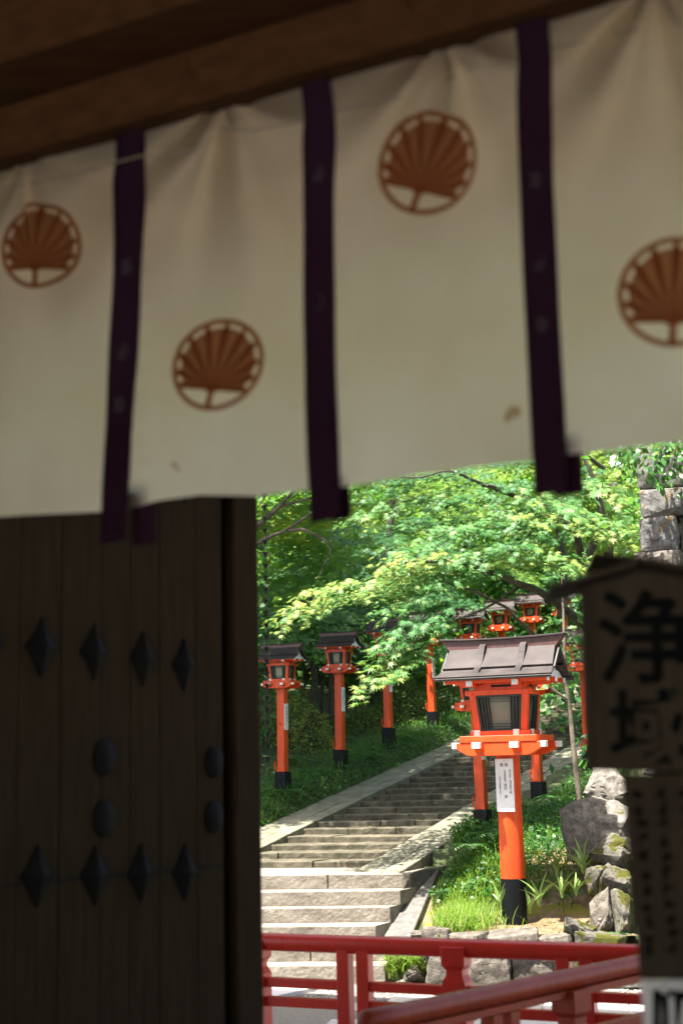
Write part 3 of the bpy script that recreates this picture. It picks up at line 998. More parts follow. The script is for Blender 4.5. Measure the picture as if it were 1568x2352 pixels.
def crest(cx, cy_, rx, ry, rot, shear):
    def pos(a, b, off):
        # a, b in crest units (b up)
        ca, sa = math.cos(rot), math.sin(rot)
        x = (a * ca + b * sa) * rx + shear * b * rx
        y = -(-a * sa + b * ca) * ry
        u, z = gp(cx + x, cy_ + y)
        p = csurf(u, z, off)
        return (p.x, p.y, p.z)
    ring, fan, bl_ = MB(), MB(), MB()
    n = 64
    O1 = -0.006
    P = [pos(math.cos(2 * PI * i / n) * r_, math.sin(2 * PI * i / n) * r_, O1) for r_ in (1.0, 0.94, 0.885) for i in range(n)]
    ring.add(P, [(r_ * n + i, r_ * n + (i + 1) % n, (r_ + 1) * n + (i + 1) % n, (r_ + 1) * n + i) for r_ in (0, 1) for i in range(n)])
    pv = (0.0, -0.56)
    def reach(a, R):
        dx, dy = math.sin(a), math.cos(a)
        b = pv[0] * dx + pv[1] * dy
        c = pv[0] ** 2 + pv[1] ** 2 - R * R
        return -b + math.sqrt(b * b - c)
    A = [rad(-88 + 176 * i / 60) for i in range(61)]
    P = []
    for a in A:
        L = reach(a, 0.80)
        for j in range(7):
            r_ = 0.05 + (L - 0.05) * j / 6
            P.append(pos(pv[0] + math.sin(a) * r_, pv[1] + math.cos(a) * r_, O1))
    fan.add(P, [(i * 7 + j, (i + 1) * 7 + j, (i + 1) * 7 + j + 1, i * 7 + j + 1) for i in range(60) for j in range(6)])
    for k in range(11):
        a = rad(-84 + 16.8 * k)
        L = reach(a, 0.885)
        P = []
        for j in range(9):
            t = j / 8
            r_ = 0.10 + (L - 0.10) * t
            hw = (0.014 + 0.072 * t) * (1.0 if j < 8 else 0.55)
            cx_, cy2 = pv[0] + math.sin(a) * r_, pv[1] + math.cos(a) * r_
            P += [pos(cx_ - math.cos(a) * hw, cy2 + math.sin(a) * hw, -0.0085), pos(cx_ + math.cos(a) * hw, cy2 - math.sin(a) * hw, -0.0085)]
        bl_.add(P, [(2 * j, 2 * j + 1, 2 * j + 3, 2 * j + 2) for j in range(8)])
    bl_.add([pos(-.07, -.95, -.0085), pos(.07, -.95, -.0085), pos(.06, -.62, -.0085), pos(.16, -.56, -.0085), pos(0, -.42, -.0085), pos(-.16, -.56, -.0085), pos(-.06, -.62, -.0085)], [(0, 1, 2, 6), (2, 3, 4, 5, 6)])
    o = ring.build('crest', MAT['crest_ring'], curtain, smooth=True)
    fan.build('fan', MAT['crest_ring'], o, smooth=True)
    bl_.build('fan_blades', MAT['crest'], o, smooth=True)
crest(97, 567, 92, 98, rad(0), 0.10)
crest(502, 838, 102, 107, rad(4), 0.16)
crest(985, 375, 108, 122, rad(10), 0.16)
crest(1550, 672, 134, 126, rad(0), 0.05)
# brown stains near the hem
for (sx, sy, sr) in ((1182, 948, 22), (1168, 962, 12), (402, 1068, 10), (410, 1078, 7)):
    P = []
    for a in range(14):
        rr_ = sr * (0.75 + 0.4 * noise.noise(Vector((a * .9, sx, 0))))
        u, z = gp(sx + rr_ * math.cos(a * 2 * PI / 14), sy + rr_ * 0.9 * math.sin(a * 2 * PI / 14))
        p = csurf(u, z, -0.004)
        P.append(tuple(p))
    MB().add(P, [tuple(range(14))]).build('stain', MAT['stain'], curtain)
# the cord that carries the cloth
cp = [(-160, 470), (0, 440), (60, 428), (160, 408), (278, 384), (344, 372), (440, 346), (515, 300), (600, 306), (702, 276), (774, 258), (900, 222), (1020, 172), (1100, 152), (1192, 134), (1268, 119), (1420, 78), (1568, 40)]
P = []
for x, y in cp:
    u, z = gp(x, y)
    P.append(csurf(u, z, -0.012 if not any(abs(u - s_) < 0.09 for s_ in straps_u) else -0.026))
Q = []
for a, b in zip(P[:-1], P[1:]):
    for k in range(4):
        c = a.lerp(b, k / 4)
        Q.append(c)
MB().tube(Q, 0.0020, 6).build('cord', MAT['cord'], curtain, smooth=True)
for x, y in ((515, 243), (1020, 98), (60, 371)):
    u, z = gp(x, y)
    a = csurf(u, z - 0.01, -0.01)
    b = GQ + GX * (u - 0.05) + GY * (-0.085)
    MB().tube([a, a.lerp(Vector((b.x, b.y, z + .06)), .5), Vector((b.x, b.y, z + 0.06)), Vector((b.x - .02, b.y, z + 0.14))], 0.0025, 5).build('tie_cord', MAT['beam'], curtain)

# ================================================================== FENCES
def fence_axis(A, B):
    d = (B - A)
    d.z = 0
    d.normalize()
    return d, Vector((-d.y, d.x, 0))
RZ = 1.067
# ---- far fence, parallel to the view
A = onz(610, 2163, RZ)
B = onz(1445, 2191, RZ)
fd, fnn = fence_axis(A, B)
far = tag(empty('fence', (A.x, A.y, 0), math.atan2(fd.y, fd.x)), 'long glossy red fence in front of the stairs, square on to the view', 'fence')
def fu(x, y=2300):
    p = onp(x, y, A, fnn)
    return (p - A).dot(fd), p.z
UEND = 2.75
mb = MB()
mb.tube([(-1.4 + k * 0.25, 0, RZ) for k in range(int((UEND + 1.4) / 0.25) + 1)], 0.051, 20)
mb.build('top_rail', MAT['fence_red'], far, smooth=True)
def post(parent, u, wd, zt, mat, zb=0.0):
    h = wd / 2
    mb = MB()
    prof = [(h, zb), (h, zt - 0.205), (h * 0.99, zt - 0.19), (h * 0.72, zt - 0.155), (h * 0.72, zt - 0.125), (h, zt - 0.10), (h * 1.02, zt + 0.0)]
    P, fs_ = [], []
    for r_, z in prof:
        P += [(u - r_, -r_, z), (u + r_, -r_, z), (u + r_, r_, z), (u - r_, r_, z)]
    for i in range(len(prof) - 1):
        fs_ += [(i * 4 + k, i * 4 + (k + 1) % 4, i * 4 + 4 + (k + 1) % 4, i * 4 + 4 + k) for k in range(4)]
    fs_ += [(3, 2, 1, 0), tuple(len(P) - 4 + k for k in range(4))]
    mb.add(P, fs_)
    return mb.build('post', mat, parent, bevel=0.004, seg=2)
pm, pl, pr = fu(1051)[0], fu(590)[0], fu(1530)[0]
post(far, pm, 0.135, RZ + 0.012, MAT['fence_red'])
post(far, pl, 0.135, RZ + 0.012, MAT['fence_red'])
bal = [fu(x)[0] for x in (794, 839, 1299, 1352)]
for u in bal:
    MB().box((u, 0, (RZ - 0.02) / 2), (0.075, 0.085, RZ - 0.02)).build('baluster', MAT['fence_red'], far, bevel=0.004, seg=2)
zm, zl_ = fu(700, 2259)[1], fu(700, 2303)[1]
for z in (zm, zl_, zl_ - 0.36):
    for a, b in ((pl + .06, bal[0] - .036), (bal[1] + .036, pm - .066), (pm + .066, bal[2] - .036), (bal[3] + .036, UEND)):
        MB().box(((a + b) / 2, 0, z), (b - a, 0.06, 0.052)).build('cross_rail', MAT['fence_red'], far, bevel=0.003, seg=2)
# ---- near fence, running away to the right
A2 = onz(838, 2347, RZ)
B2 = onz(1440, 2219, RZ)
nd, nn2 = fence_axis(A2, B2)
near = tag(empty('fence', (A2.x, A2.y, 0), math.atan2(nd.y, nd.x)), 'blurred brownish-red fence slanting up to the right in the foreground', 'fence')
def nu_(x, y=2330):
    p = onp(x, y, A2, nn2)
    return (p - A2).dot(nd), p.z
L2 = (B2 - A2).length + 0.55
mb = MB()
mb.tube([(-0.012, 0, RZ), (0.0, 0, RZ)] + [(k * L2 / 12, 0, RZ) for k in range(1, 13)], [0.032] + [0.046] * 13, 20)
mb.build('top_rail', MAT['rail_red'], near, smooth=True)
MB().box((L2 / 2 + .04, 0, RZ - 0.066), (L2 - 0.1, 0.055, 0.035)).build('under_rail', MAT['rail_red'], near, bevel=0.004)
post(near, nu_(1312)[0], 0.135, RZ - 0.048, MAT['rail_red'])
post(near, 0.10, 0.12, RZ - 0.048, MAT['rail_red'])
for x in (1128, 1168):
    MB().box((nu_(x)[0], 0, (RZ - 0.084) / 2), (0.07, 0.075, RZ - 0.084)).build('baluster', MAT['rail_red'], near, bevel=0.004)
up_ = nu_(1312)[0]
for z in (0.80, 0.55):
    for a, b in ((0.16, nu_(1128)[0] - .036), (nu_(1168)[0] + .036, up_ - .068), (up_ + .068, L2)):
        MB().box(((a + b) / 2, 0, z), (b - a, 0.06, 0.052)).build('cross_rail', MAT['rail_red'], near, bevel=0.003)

# ================================================================== LANTERNS
def text_mesh(s, size, vertical=False, bold=0.0):
    c = bpy.data.curves.new('t', 'FONT')
    c.body = s
    c.size = size
    c.align_x = 'CENTER'
    c.align_y = 'CENTER'
    c.offset = bold
    c.resolution_u = 3
    if vertical:
        c.body = '\n'.join(s)
        c.space_line = 0.92
    o = bpy.data.objects.new('t', c)
    COL.objects.link(o)
    dg = bpy.context.evaluated_depsgraph_get()
    me = bpy.data.meshes.new_from_object(o.evaluated_get(dg))
    V = np.array([v.co[:] for v in me.vertices])
    Fc = [tuple(p.vertices) for p in me.polygons]
    bpy.data.objects.remove(o)
    bpy.data.curves.remove(c)
    bpy.data.meshes.remove(me)
    if len(V):
        mid = (V.max(0) + V.min(0)) / 2
        V[:, :2] -= mid[:2]
    return V, Fc

def letter(mb, V, Fc, org, ax, ay):
    org, ax, ay = Vector(org), Vector(ax), Vector(ay)
    mb.add([org + ax * float(v[0]) + ay * float(v[1]) for v in V], Fc)

def head(root, k, zp, fine=True):
    """lantern head above the post; k scales it, zp is the height of the post's top"""
    def B(mb, name, mat, bevel=0.004, parent=root, smooth=False):
        mb.v = [(a * k, b * k, c * k + zp) for a, b, c in mb.v]
        return mb.build(name, MAT[mat], parent, smooth=smooth, bevel=bevel * k)
    # boat-shaped arms
    def arm(axis, off, L, z0, z1, th):
        n = 9
        low = [(-L, z1 - 0.055)] + [(-L + 0.02 + (0.36 * L) * j / 5, z1 - 0.06 - (z1 - 0.06 - z0) * math.sin(j / 5 * PI / 2)) for j in range(1, 6)]
        pr_ = [(-L, z1)] + low + [(-a, b) for a, b in reversed(low)] + [(L, z1)]
        if axis == 'x':
            mb = MB().prism([(a, off - th / 2, b) for a, b in pr_], (0, th, 0))
        else:
            mb = MB().prism([(off - th / 2, a, b) for a, b in reversed(pr_)], (th, 0, 0))
        o = B(mb, 'arm', 'vermilion')
        for sg in (-1, 1):
            caps = MB()
            if axis == 'x':
                caps.box((sg * (L + 0.004), off, z1 - 0.0265), (0.05, th + 0.008, 0.061))
            else:
                caps.box((off, sg * (L + 0.004), z1 - 0.0265), (th + 0.008, 0.05, 0.061))
            B(caps, 'white_cap', 'white', 0.003, o)
    for y in (-0.27, 0.27):
        arm('x', y, 0.47, 0.0, 0.135, 0.085)
    for x in (-0.20, 0.20):
        arm('y', x, 0.40, 0.012, 0.132, 0.08)
    B(MB().box((0, 0, 0.17), (0.82, 0.64, 0.066)), 'lower_board', 'vermilion')
    ub = B(MB().box((0, 0, 0.228), (0.64, 0.47, 0.048)), 'upper_board', 'vermilion')
    for x in (-0.245, 0.175):
        for y in (-0.232, 0.232):
            B(MB().box((x, y, 0.232), (0.062, 0.02, 0.062)), 'white_cap', 'white', 0.002, ub)
    for y in (-0.14, 0.14):
        for x in (-0.318, 0.318):
            B(MB().box((x, y, 0.232), (0.02, 0.062, 0.062)), 'white_cap', 'white', 0.002, ub)
    # corner posts, leaning outwards to the top
    zb_, zt_ = 0.25, 0.64
    for sx in (-1, 1):
        for sy in (-1, 1):
            c0, c1, h = Vector((sx * 0.248, sy * 0.172, zb_)), Vector((sx * 0.285, sy * 0.204, zt_)), 0.034
            q = [(-h, -h), (h, -h), (h, h), (-h, h)]
            B(MB().hexa([(c0.x + a, c0.y + b, zb_) for a, b in q], [(c1.x + a, c1.y + b, zt_) for a, b in q]), 'corner_post', 'vermilion')
    # windows
    def win(fx):
        """fx(a,b,n): a in -1..1 along, b 0..1 up, n outwards"""
        def bar(mb, a0, a1, b0, b1, n0, n1):
            bot = [fx(a0, b0, n0), fx(a1, b0, n0), fx(a1, b0, n1), fx(a0, b0, n1)]
            tp = [fx(a0, b1, n0), fx(a1, b1, n0), fx(a1, b1, n1), fx(a0, b1, n1)]
            mb.hexa(bot, tp)
        fr = MB()
        for a0, a1, b0, b1 in ((-1, 1, 0, .065), (-1, 1, .935, 1), (-1, -.90, .065, .935), (.90, 1, .065, .935)):
            bar(fr, a0, a1, b0, b1, 0.030, -0.02)
        o = B(fr, 'window', 'lattice', 0.002)
        pn = MB()
        bar(pn, -.9, .9, .065, .935, -0.010, -0.014)
        B(pn, 'pane', 'paper', 0, o)
        lt = MB()
        for a in (-.78, -.64, -.50, .50, .64, .78):
            bar(lt, a - .022, a + .022, .065, .935, 0.022, 0.0)
        for b in (.12, .19, .81, .88):
            bar(lt, -.9, .9, b - .009, b + .009, 0.018, 0.003)
        B(lt, 'lattice', 'lattice', 0, o)
    for sg in (-1, 1):
        win(lambda a, b, n, sg=sg: (a * (0.214 + 0.037 * b) * -sg * -1, sg * (0.168 + 0.032 * b + n), 0.252 + 0.37 * b))
        win(lambda a, b, n, sg=sg: (sg * (0.244 + 0.037 * b + n), a * (0.138 + 0.032 * b), 0.252 + 0.37 * b))
    # upper frame, frieze with slot, eave beams
    for y in (-0.222, 0.222):
        B(MB().box((0, y, 0.645), (0.72, 0.05, 0.052)), 'head_rail', 'vermilion')
    for x in (-0.302, 0.302):
        B(MB().box((x, 0, 0.643), (0.05, 0.52, 0.048)), 'side_rail', 'vermilion')
    fz = B(MB().box((0, 0, 0.71), (0.56, 0.38, 0.082)), 'frieze', 'vermilion')
    for c_, d_ in (((0.02, -0.1915, 0.712), (0.21, 0.006, 0.022)), ((0.02, 0.1915, 0.712), (0.21, 0.006, 0.022)), ((0.2815, 0, 0.712), (0.006, 0.12, 0.022))):
        B(MB().box(c_, d_), 'slot', 'black', 0, fz)
    for y in (-0.30, 0.0, 0.30):
        ob = B(MB().box((0, y, 0.765), (1.10, 0.05, 0.045)), 'eave_beam', 'vermilion')
        for sg in (-1, 1):
            B(MB().box((sg * 0.556, y, 0.765), (0.014, 0.056, 0.051)), 'white_cap', 'white', 0.002, ob)
    for x in (-0.27, 0.22):
        for sg in (-1, 1):
            jb = B(MB().box((x, sg * 0.22, 0.738), (0.06, 0.26, 0.05)), 'eave_bracket', 'vermilion')
            B(MB().box((x, sg * 0.357, 0.738), (0.066, 0.016, 0.056)), 'white_cap', 'white', 0.002, jb)
    B(MB().box((0.0, 0, 0.7415), (0.98, 0.06, 0.051)), 'tie_beam', 'vermilion')
    # soffit and gable
    B(MB().prism([(-0.53, -0.36, 0.792), (-0.53, 0.36, 0.792), (-0.53, 0.19, 0.862), (-0.53, -0.19, 0.862)], (1.06, 0, 0)), 'soffit', 'white')
    B(MB().prism([(-0.505, -0.20, 0.864), (-0.505, 0.20, 0.864), (-0.505, 0.0, 1.075)], (1.01, 0, 0)), 'gable', 'white')
    # roof tiers
    def slab(y0, z0, y1, z1, L0, L1, th, name, mat, up=0.0):
        n = Vector((0, (z0 - z1), (y1 - y0))).normalized() if y1 > y0 else Vector((0, -(z0 - z1), (y0 - y1))).normalized()
        if n.z < 0: n = -n
        a = [Vector((-L0, y0, z0)), Vector((L0, y0, z0)), Vector((L1, y1, z1)), Vector((-L1, y1, z1))]
        mb = MB()
        mb.hexa(a, [p + n * th for p in a])
        return B(mb, name, mat, 0.003)
    for sg in (-1, 1):
        slab(sg * 0.02, 1.115, sg * 0.128, 1.000, 0.575, 0.585, 0.026, 'roof_board', 'roof')
        slab(sg * 0.118, 1.004, sg * 0.236, 0.888, 0.583, 0.597, 0.030, 'roof_board', 'roof')
        slab(sg * 0.16, 0.905, sg * 0.30, 0.838, 0.60, 0.607, 0.022, 'roof_board', 'roof')
        slab(sg * 0.285, 0.838, sg * 0.425, 0.790, 0.607, 0.63, 0.024, 'roof_board', 'roof')
        # dark fascias under the two edges
        slab(sg * 0.205, 0.886, sg * 0.238, 0.858, 0.585, 0.590, 0.026, 'fascia', 'roof_dark')
        slab(sg * 0.36, 0.790, sg * 0.428, 0.768, 0.605, 0.626, 0.026, 'fascia', 'roof_dark')
        for ex in (-1, 1):
            mb = MB()
            x = ex * 0.60
            mb.prism([(x, sg * 0.0, 1.125), (x, sg * 0.245, 0.885), (x, sg * 0.22, 0.868), (x, 0, 1.085)], (ex * 0.016, 0, 0))
            B(mb, 'bargeboard', 'roof_dark', 0)
    # the ridge, flaring to its ends
    rb = [(-0.575, 1.095), (0.575, 1.095), (0.665, 1.215), (0.35, 1.205), (0, 1.20), (-0.35, 1.205), (-0.665, 1.215)]
    o = B(MB().prism([(a, -0.055, b) for a, b in rb], (0, 0.11, 0)), 'ridge', 'ridge')
    tp = [(-0.675, 1.216), (-0.35, 1.206), (0, 1.201), (0.35, 1.206), (0.675, 1.216), (0.68, 1.238), (0.35, 1.224), (0, 1.219), (-0.35, 1.224), (-0.68, 1.238)]
    B(MB().prism([(a, -0.075, b) for a, b in tp], (0, 0.15, 0)), 'ridge_cap', 'roof', 0.003, o)
    # curved ribs down the roof
    if fine:
        for x in (-0.20, 0.245):
            for sg in (-1, 1):
                path = [(0.060, 1.165), (0.105, 1.085), (0.148, 1.025), (0.190, 0.975), (0.232, 0.932), (0.280, 0.898), (0.335, 0.875)]
                mb = MB()
                h0, h1 = 0.030, 0.034
                sec = [(-h1, -0.062), (h1, -0.062), (h1, 0.0), (0, 0.018), (-h1, 0.0)]
                rings = []
                for j, (y, z) in enumerate(path):
                    a = path[max(j - 1, 0)]
                    b = path[min(j + 1, len(path) - 1)]
                    t = Vector((0, sg * (b[0] - a[0]), b[1] - a[1])).normalized()
                    up_v = Vector((0, sg * -t.z * sg, t.y * sg))
                    if up_v.z < 0: up_v = -up_v
                    rings.append([Vector((x + u_, sg * y, z)) + up_v * v_ for u_, v_ in sec])
                n = 5
                # separate little cover tiles with fine joints
                for j in range(len(rings) - 1):
                    g0, g1 = 0.02, 0.98
                    P = [p.lerp(q, g0) for p, q in zip(rings[j], rings[j + 1])] + [p.lerp(q, g1) for p, q in zip(rings[j], rings[j + 1])]
                    mb.add(P, [tuple(range(n - 1, -1, -1)), tuple(range(n, 2 * n))] + [(i, (i + 1) % n, n + (i + 1) % n, n + i) for i in range(n)])
                B(mb, 'roof_rib', 'roof', 0.002)

# ---- the big lantern
MAINP = at(1182, 2124, 15.0)
MZ = 1.70
main = tag(empty('lantern', MAINP, rad(-24)), 'big vermilion lantern on a round post with white name plate, before the stairs', 'lantern')
head(main, 1.0, MZ)
MB().lathe([(0.1285, -0.05), (0.1285, 0.2), (0.1280, 0.46)], n=36).build('post_foot', MAT['black'], main, smooth=True)
MB().lathe([(0.1245, 0.461), (0.124, 1.0), (0.122, MZ + 0.06)], n=36).build('post', MAT['vermilion'], main, smooth=True)
npl = MB().box((0.0, -0.136, MZ - 0.30), (0.19, 0.014, 0.535)).build('name_plate', MAT['white'], main, bevel=0.002)
mb = MB()
cx_, cz_, yy = 0.0, MZ - 0.30, -0.1445
def plate_text(s, x, z, size, vert, bold=0.0):
    V, Fc = text_mesh(s, size, vert, bold)
    letter(mb, V, Fc, (cx_ + x, yy, cz_ + z), (1, 0, 0), (0, 0, 1))
plate_text('燈 献', 0.0, 0.205, 0.040, False)
plate_text('株式会社', 0.060, 0.115, 0.024, True)
plate_text('西村設計工務', 0.062, -0.02, 0.024, True)
plate_text('代表取締役', 0.006, 0.095, 0.024, True)
plate_text('西村', 0.008, -0.02, 0.036, True)
plate_text('譲', 0.010, -0.115, 0.036, True)
plate_text('京都市伏見区醍醐京道町一ー一', -0.050, -0.02, 0.0175, True)
mb.build('lettering', MAT['ink'], npl)
MB().lathe([(0.004, -0.003), (0.004, 0.003)], (0, 0, 0), 8).build('nail', MAT['iron'], npl).location = (0, -0.146, MZ - 0.06)

# ---- the smaller lanterns: one is built, the others are copies of it
def small_lantern():
    root = empty('lantern', (0, 0, 0), rad(-26))
    MB().box((0, 0, 0.13), (0.175, 0.175, 0.34)).build('post_foot', MAT['black'], root, bevel=0.006, seg=2)
    MB().box((0, 0, 0.89), (0.118, 0.118, 1.18)).build('post', MAT['vermilion'], root, bevel=0.006, seg=2)
    npl_ = MB().box((0.0645, -0.005, 1.07), (0.010, 0.105, 0.37)).build('name_plate', MAT['white'], root, bevel=0.002)
    mb = MB()
    for x, n in ((-0.03, 9), (0.0, 7), (0.03, 8)):
        for j in range(n):
            rr = random.Random(j * 7 + int(x * 100))
            mb.box((0.0702, -0.005 + x + rr.uniform(-.002, .002), 1.07 + 0.13 - j * 0.03), (0.0008, 0.014, rr.uniform(0.010, 0.020)))
    mb.build('faint_lettering', MAT['ink'], npl_)
    MB().tube([(-0.060, -0.06, 0.31), (-0.085, -0.075, 0.36), (-0.085, -0.075, 0.44), (-0.055, -0.055, 0.50)], 0.010, 8).build('cable', MAT['vermilion'], root, smooth=True)
    head(root, 0.52, 1.475, fine=False)
    return root
proto = small_lantern()
def row_pos(P0, off, x):
    ss = np.linspace(-3, 30, 2000)
    best = None
    for s in ss:
        p = Vector((P0.x, P0.y, 0)) + SD * float(s) + SLF * off
        p.z = zst(sq(p.x, p.y)[0])
        v = p - CAMP
        z_ = v.dot(_fw)
        px = 784 + FPX * v.dot(CR) / z_
        if best is None or abs(px - x) < best[0]:
            best = (abs(px - x), p, float(s))
    return best[1], best[2]
SPR = Vector((0.0658, 16.344, 0.9))
lst = [  # picture x of the post, picture y of the foot (None: top y), row, label, lean in degrees
    (650, 1822, None, 'l', 'red lantern nearest the door, its roof cut by the hanging rain chain', 0.5),
    (782, 1768, None, 'l', 'second red lantern from the door, beside the rounded hedge', 0.6),
    (893, 1714, None, 'l', 'red lantern half hidden behind drooping maple leaves, third from the door', 0.2),
    (995, 1674, None, 'l', 'leaning red lantern whose head is lost in maple leaves, left of the big lantern', -1.3),
    (1078, None, 1395, 'l', 'dark-roofed far lantern just above the left end of the big roof', 0),
    (1148, None, 1377, 'l', 'pale-roofed far lantern above the middle of the big lantern roof', 0),
    (1218, None, 1362, 'l', 'pale-roofed far lantern above the right half of the big lantern roof', 0),
    (1292, None, 1352, 'l', 'farthest red lantern, partly behind the signboard roof', 0),
    (1110, 1918, None, 'r', 'red lantern standing close behind the big lantern, left of its post', -1.0),
    (1238, 1848, None, 'r', 'red lantern post right of the big lantern, head behind its roof', -0.5),
    (1336, None, 1442, 'r', 'dark-roofed lantern beside the signboard edge, mostly hidden by it', 0),
]
used = False
LANT = []
for x, yf, yt, rw, lab, lean in lst:
    p, s = row_pos(SP, 1.0, x) if rw == 'l' else row_pos(SPR, -0.9, x)
    if yf is not None:
        b = at(x, yf, p.y)
    else:
        b = at(x, yt, p.y)
        b.z -= 2.12
    o = proto if not used else copy_tree(proto)
    used = True
    o.location = b
    o.rotation_euler = (0, rad(lean), rad(-26))
    tag(o, lab, 'lantern', 'small red lanterns lining the stairs')
    LANT.append(b)

# ================================================================== SIGNBOARD on the right
SY = 3.2
sn = Vector((math.sin(rad(-6)), -math.cos(rad(-6)), 0))
sq0 = at(1450, 1700, SY)
def sp_(x, y, off=0.0):
    return onp(x, y, sq0 + sn * off, sn)
def splate(name, pts, n0, n1, mat, parent, bevel=0.002):
    P0 = [sp_(x, y) + sn * n0 for x, y in pts]
    mb = MB()
    mb.prism(P0, sn * (n1 - n0))
    return mb.build(name, mat, parent, bevel=bevel)
sign = tag(empty('signboard'), 'dark roofed wooden signboard with two big brush characters at the right edge', 'signboard')
splate('board', [(1331, 1340), (1347, 1769), (1760, 1778), (1760, 1345), (1445, 1306)], -0.035, 0.0, MAT['signwood'], sign)
splate('edge_batten', [(1331, 1352), (1347, 1769), (1362, 1769), (1347, 1348)], 0.001, 0.012, MAT['signwood'], sign)
splate('roof_plank', [(1254, 1361), (1256, 1372), (1345, 1347), (1448, 1318), (1452, 1302)], -0.16, 0.14, MAT['signwood'], sign)
splate('roof_plank', [(1352, 1287), (1352, 1294), (1440, 1304), (1500, 1316), (1760, 1362), (1760, 1346), (1452, 1299)], -0.161, 0.139, MAT['signwood'], sign)
ax_ = (sp_(1500, 1700) - sp_(1400, 1700)).normalized()
def on_sign(mb, s, x, y, hb, bold, off=0.003):
    V, Fc = text_mesh(s, hb * mpp(SY), False, bold)
    V = V * (hb * mpp(SY) / max(1e-6, (V[:, 1].max() - V[:, 1].min())))
    letter(mb, V, Fc, sp_(x, y, off), ax_, (0.035, 0, 1))
mb = MB()
on_sign(mb, '浄', 1482, 1462, 218, 0.004)
on_sign(mb, '域', 1486, 1668, 172, 0.004)
mb.build('lettering', MAT['ink'], sign)
for x in (1520, 1690):
    a = sp_(x, 1500, -0.08)
    MB().box((a.x, a.y, 1.4), (0.06, 0.06, 1.9), rz=0).build('post', MAT['signwood'], sign, bevel=0.003)
low = tag(empty('wooden_plaque'), 'narrow wooden plaque hanging below the signboard with three faded columns', 'plaque')
splate('board', [(1426, 1778), (1467, 2243), (1760, 2243), (1760, 1778)], 0.014, 0.034, MAT['signwood'], low)
mb = MB()
rr = random.Random(5)
for cx0, cx1 in ((1467, 1502), (1516, 1556), (1572, 1610)):
    y = 1822
    while y < 2195:
        t = (y - 1822) / 400
        cx = cx0 + (cx1 - cx0) * t * 0.8
        hh = rr.uniform(16, 26)
        for _ in range(5):
            a, b = cx + rr.uniform(-9, 9), y + rr.uniform(-hh / 2, hh / 2)
            w2, h2 = rr.choice(((rr.uniform(6, 13), 2.5), (2.8, rr.uniform(6, 12)), (5, 4)))
            P = [sp_(a - w2, b - h2, 0.0365), sp_(a + w2, b - h2 - 1, 0.0365), sp_(a + w2, b + h2, 0.0365), sp_(a - w2, b + h2 + 1, 0.0365)]
            mb.add(P, [(0, 1, 2, 3)])
        y += hh + rr.uniform(10, 20)
tag(mb.build('faded_marks', MAT['ink'], low), kind='stuff')
ws = tag(empty('white_sign'), 'small white sign with bold black character at the bottom right corner', 'sign')
splate('panel', [(1467, 2247), (1488, 2560), (1760, 2560), (1760, 2247)], 0.016, 0.024, MAT['white'], ws)
mb = MB()
on_sign(mb, '順', 1556, 2338, 116, 0.006, 0.0265)
mb.build('lettering', MAT['ink'], ws)
MB().lathe([(0.004, 0), (0.003, 0.004)], (0, 0, 0), 8).build('nail', MAT['iron'], ws).location = sp_(1524, 2266, 0.026)

# ================================================================== RAIN CHAIN
rc = at(611, 1400, 8.4)
chain = tag(empty('rain_chain', (rc.x, rc.y, 0)), 'thin dark rain chain hanging beside the open door', 'rain chain')
cup_me = MB().lathe([(0.004, -0.016), (0.010, -0.010), (0.013, 0.0), (0.020, 0.010), (0.022, 0.013), (0.012, 0.012), (0.004, -0.006)], n=12)
cup0 = None
z = at(611, 1745, 8.4).z
zt = 9.85
first = None
k = 0
zlim = at(611, 1090, 8.4).z
while z < zlim:
    if first is None:
        first = cup_me.build('cup', MAT['chain'], chain, smooth=True)
        first.location = (0, 0, z)
        mb = MB()
        for sg in (-1, 1):
            mb.tube([(sg * 0.004, 0, 0.012), (sg * 0.013, 0, 0.022), (sg * 0.014, 0, 0.034), (sg * 0.004, 0, 0.056)], 0.0022, 6)
        lk = mb.build('link', MAT['chain'], first, smooth=True)
    else:
        c = copy_tree(first, chain)
        c.location = (0, 0, z)
        c.rotation_euler = (0, 0, k * 0.9)
    k += 1
    z += 0.071
MB().tube([(0, 0, zlim - 0.02), (0, 0, zt)], 0.004, 6).build('upper_chain', MAT['chain'], chain)

# ================================================================== VEGETATION
def star(lobes, valley=0.26, droop=0.18):
    """maple leaf template: petiole at the origin, tip along +y"""
    V = [(0.0, 0.0, 0.0)]
    n = len(lobes)
    angs = [a for a, _ in lobes]
    val = [(angs[0] - 18, valley * 0.8)] + [((angs[i] + angs[i + 1]) / 2, valley) for i in range(n - 1)] + [(angs[-1] + 18, valley * 0.8)]
    c = 0.22
    for a, r in val:
        V.append((math.sin(rad(a)) * r, c + math.cos(rad(a)) * r, 0.0))
    for a, r in lobes:
        V.append((math.sin(rad(a)) * r, c + math.cos(rad(a)) * r, -droop * r))
    F = []
    for i in range(n):
        F.append((1 + i, 2 + i, n + 2 + i))
        F.append((0, 2 + i, 1 + i))
    return np.array(V), np.array(F)
LEAF7 = star([(-128, 0.42), (-82, 0.68), (-40, 0.90), (0, 1.0), (40, 0.90), (82, 0.68), (128, 0.42)])
LEAF5 = star([(-110, 0.5), (-52, 0.85), (0, 1.0), (52, 0.85), (110, 0.5)], 0.3)
OVAL = (np.array([(0, 0, 0), (0.2, 0.3, 0.03), (0.24, 0.55, 0.02), (0, 1.0, -0.08), (-0.24, 0.55, 0.02), (-0.2, 0.3, 0.03)]), np.array([(0, 1, 5), (1, 4, 5), (1, 2, 4), (2, 3, 4)]))
QUAD = (np.array([(0, 0, 0), (0.32, 0.5, 0.05), (0, 1.0, -0.05), (-0.32, 0.5, 0.05)]), np.array([(0, 1, 2), (0, 2, 3)]))

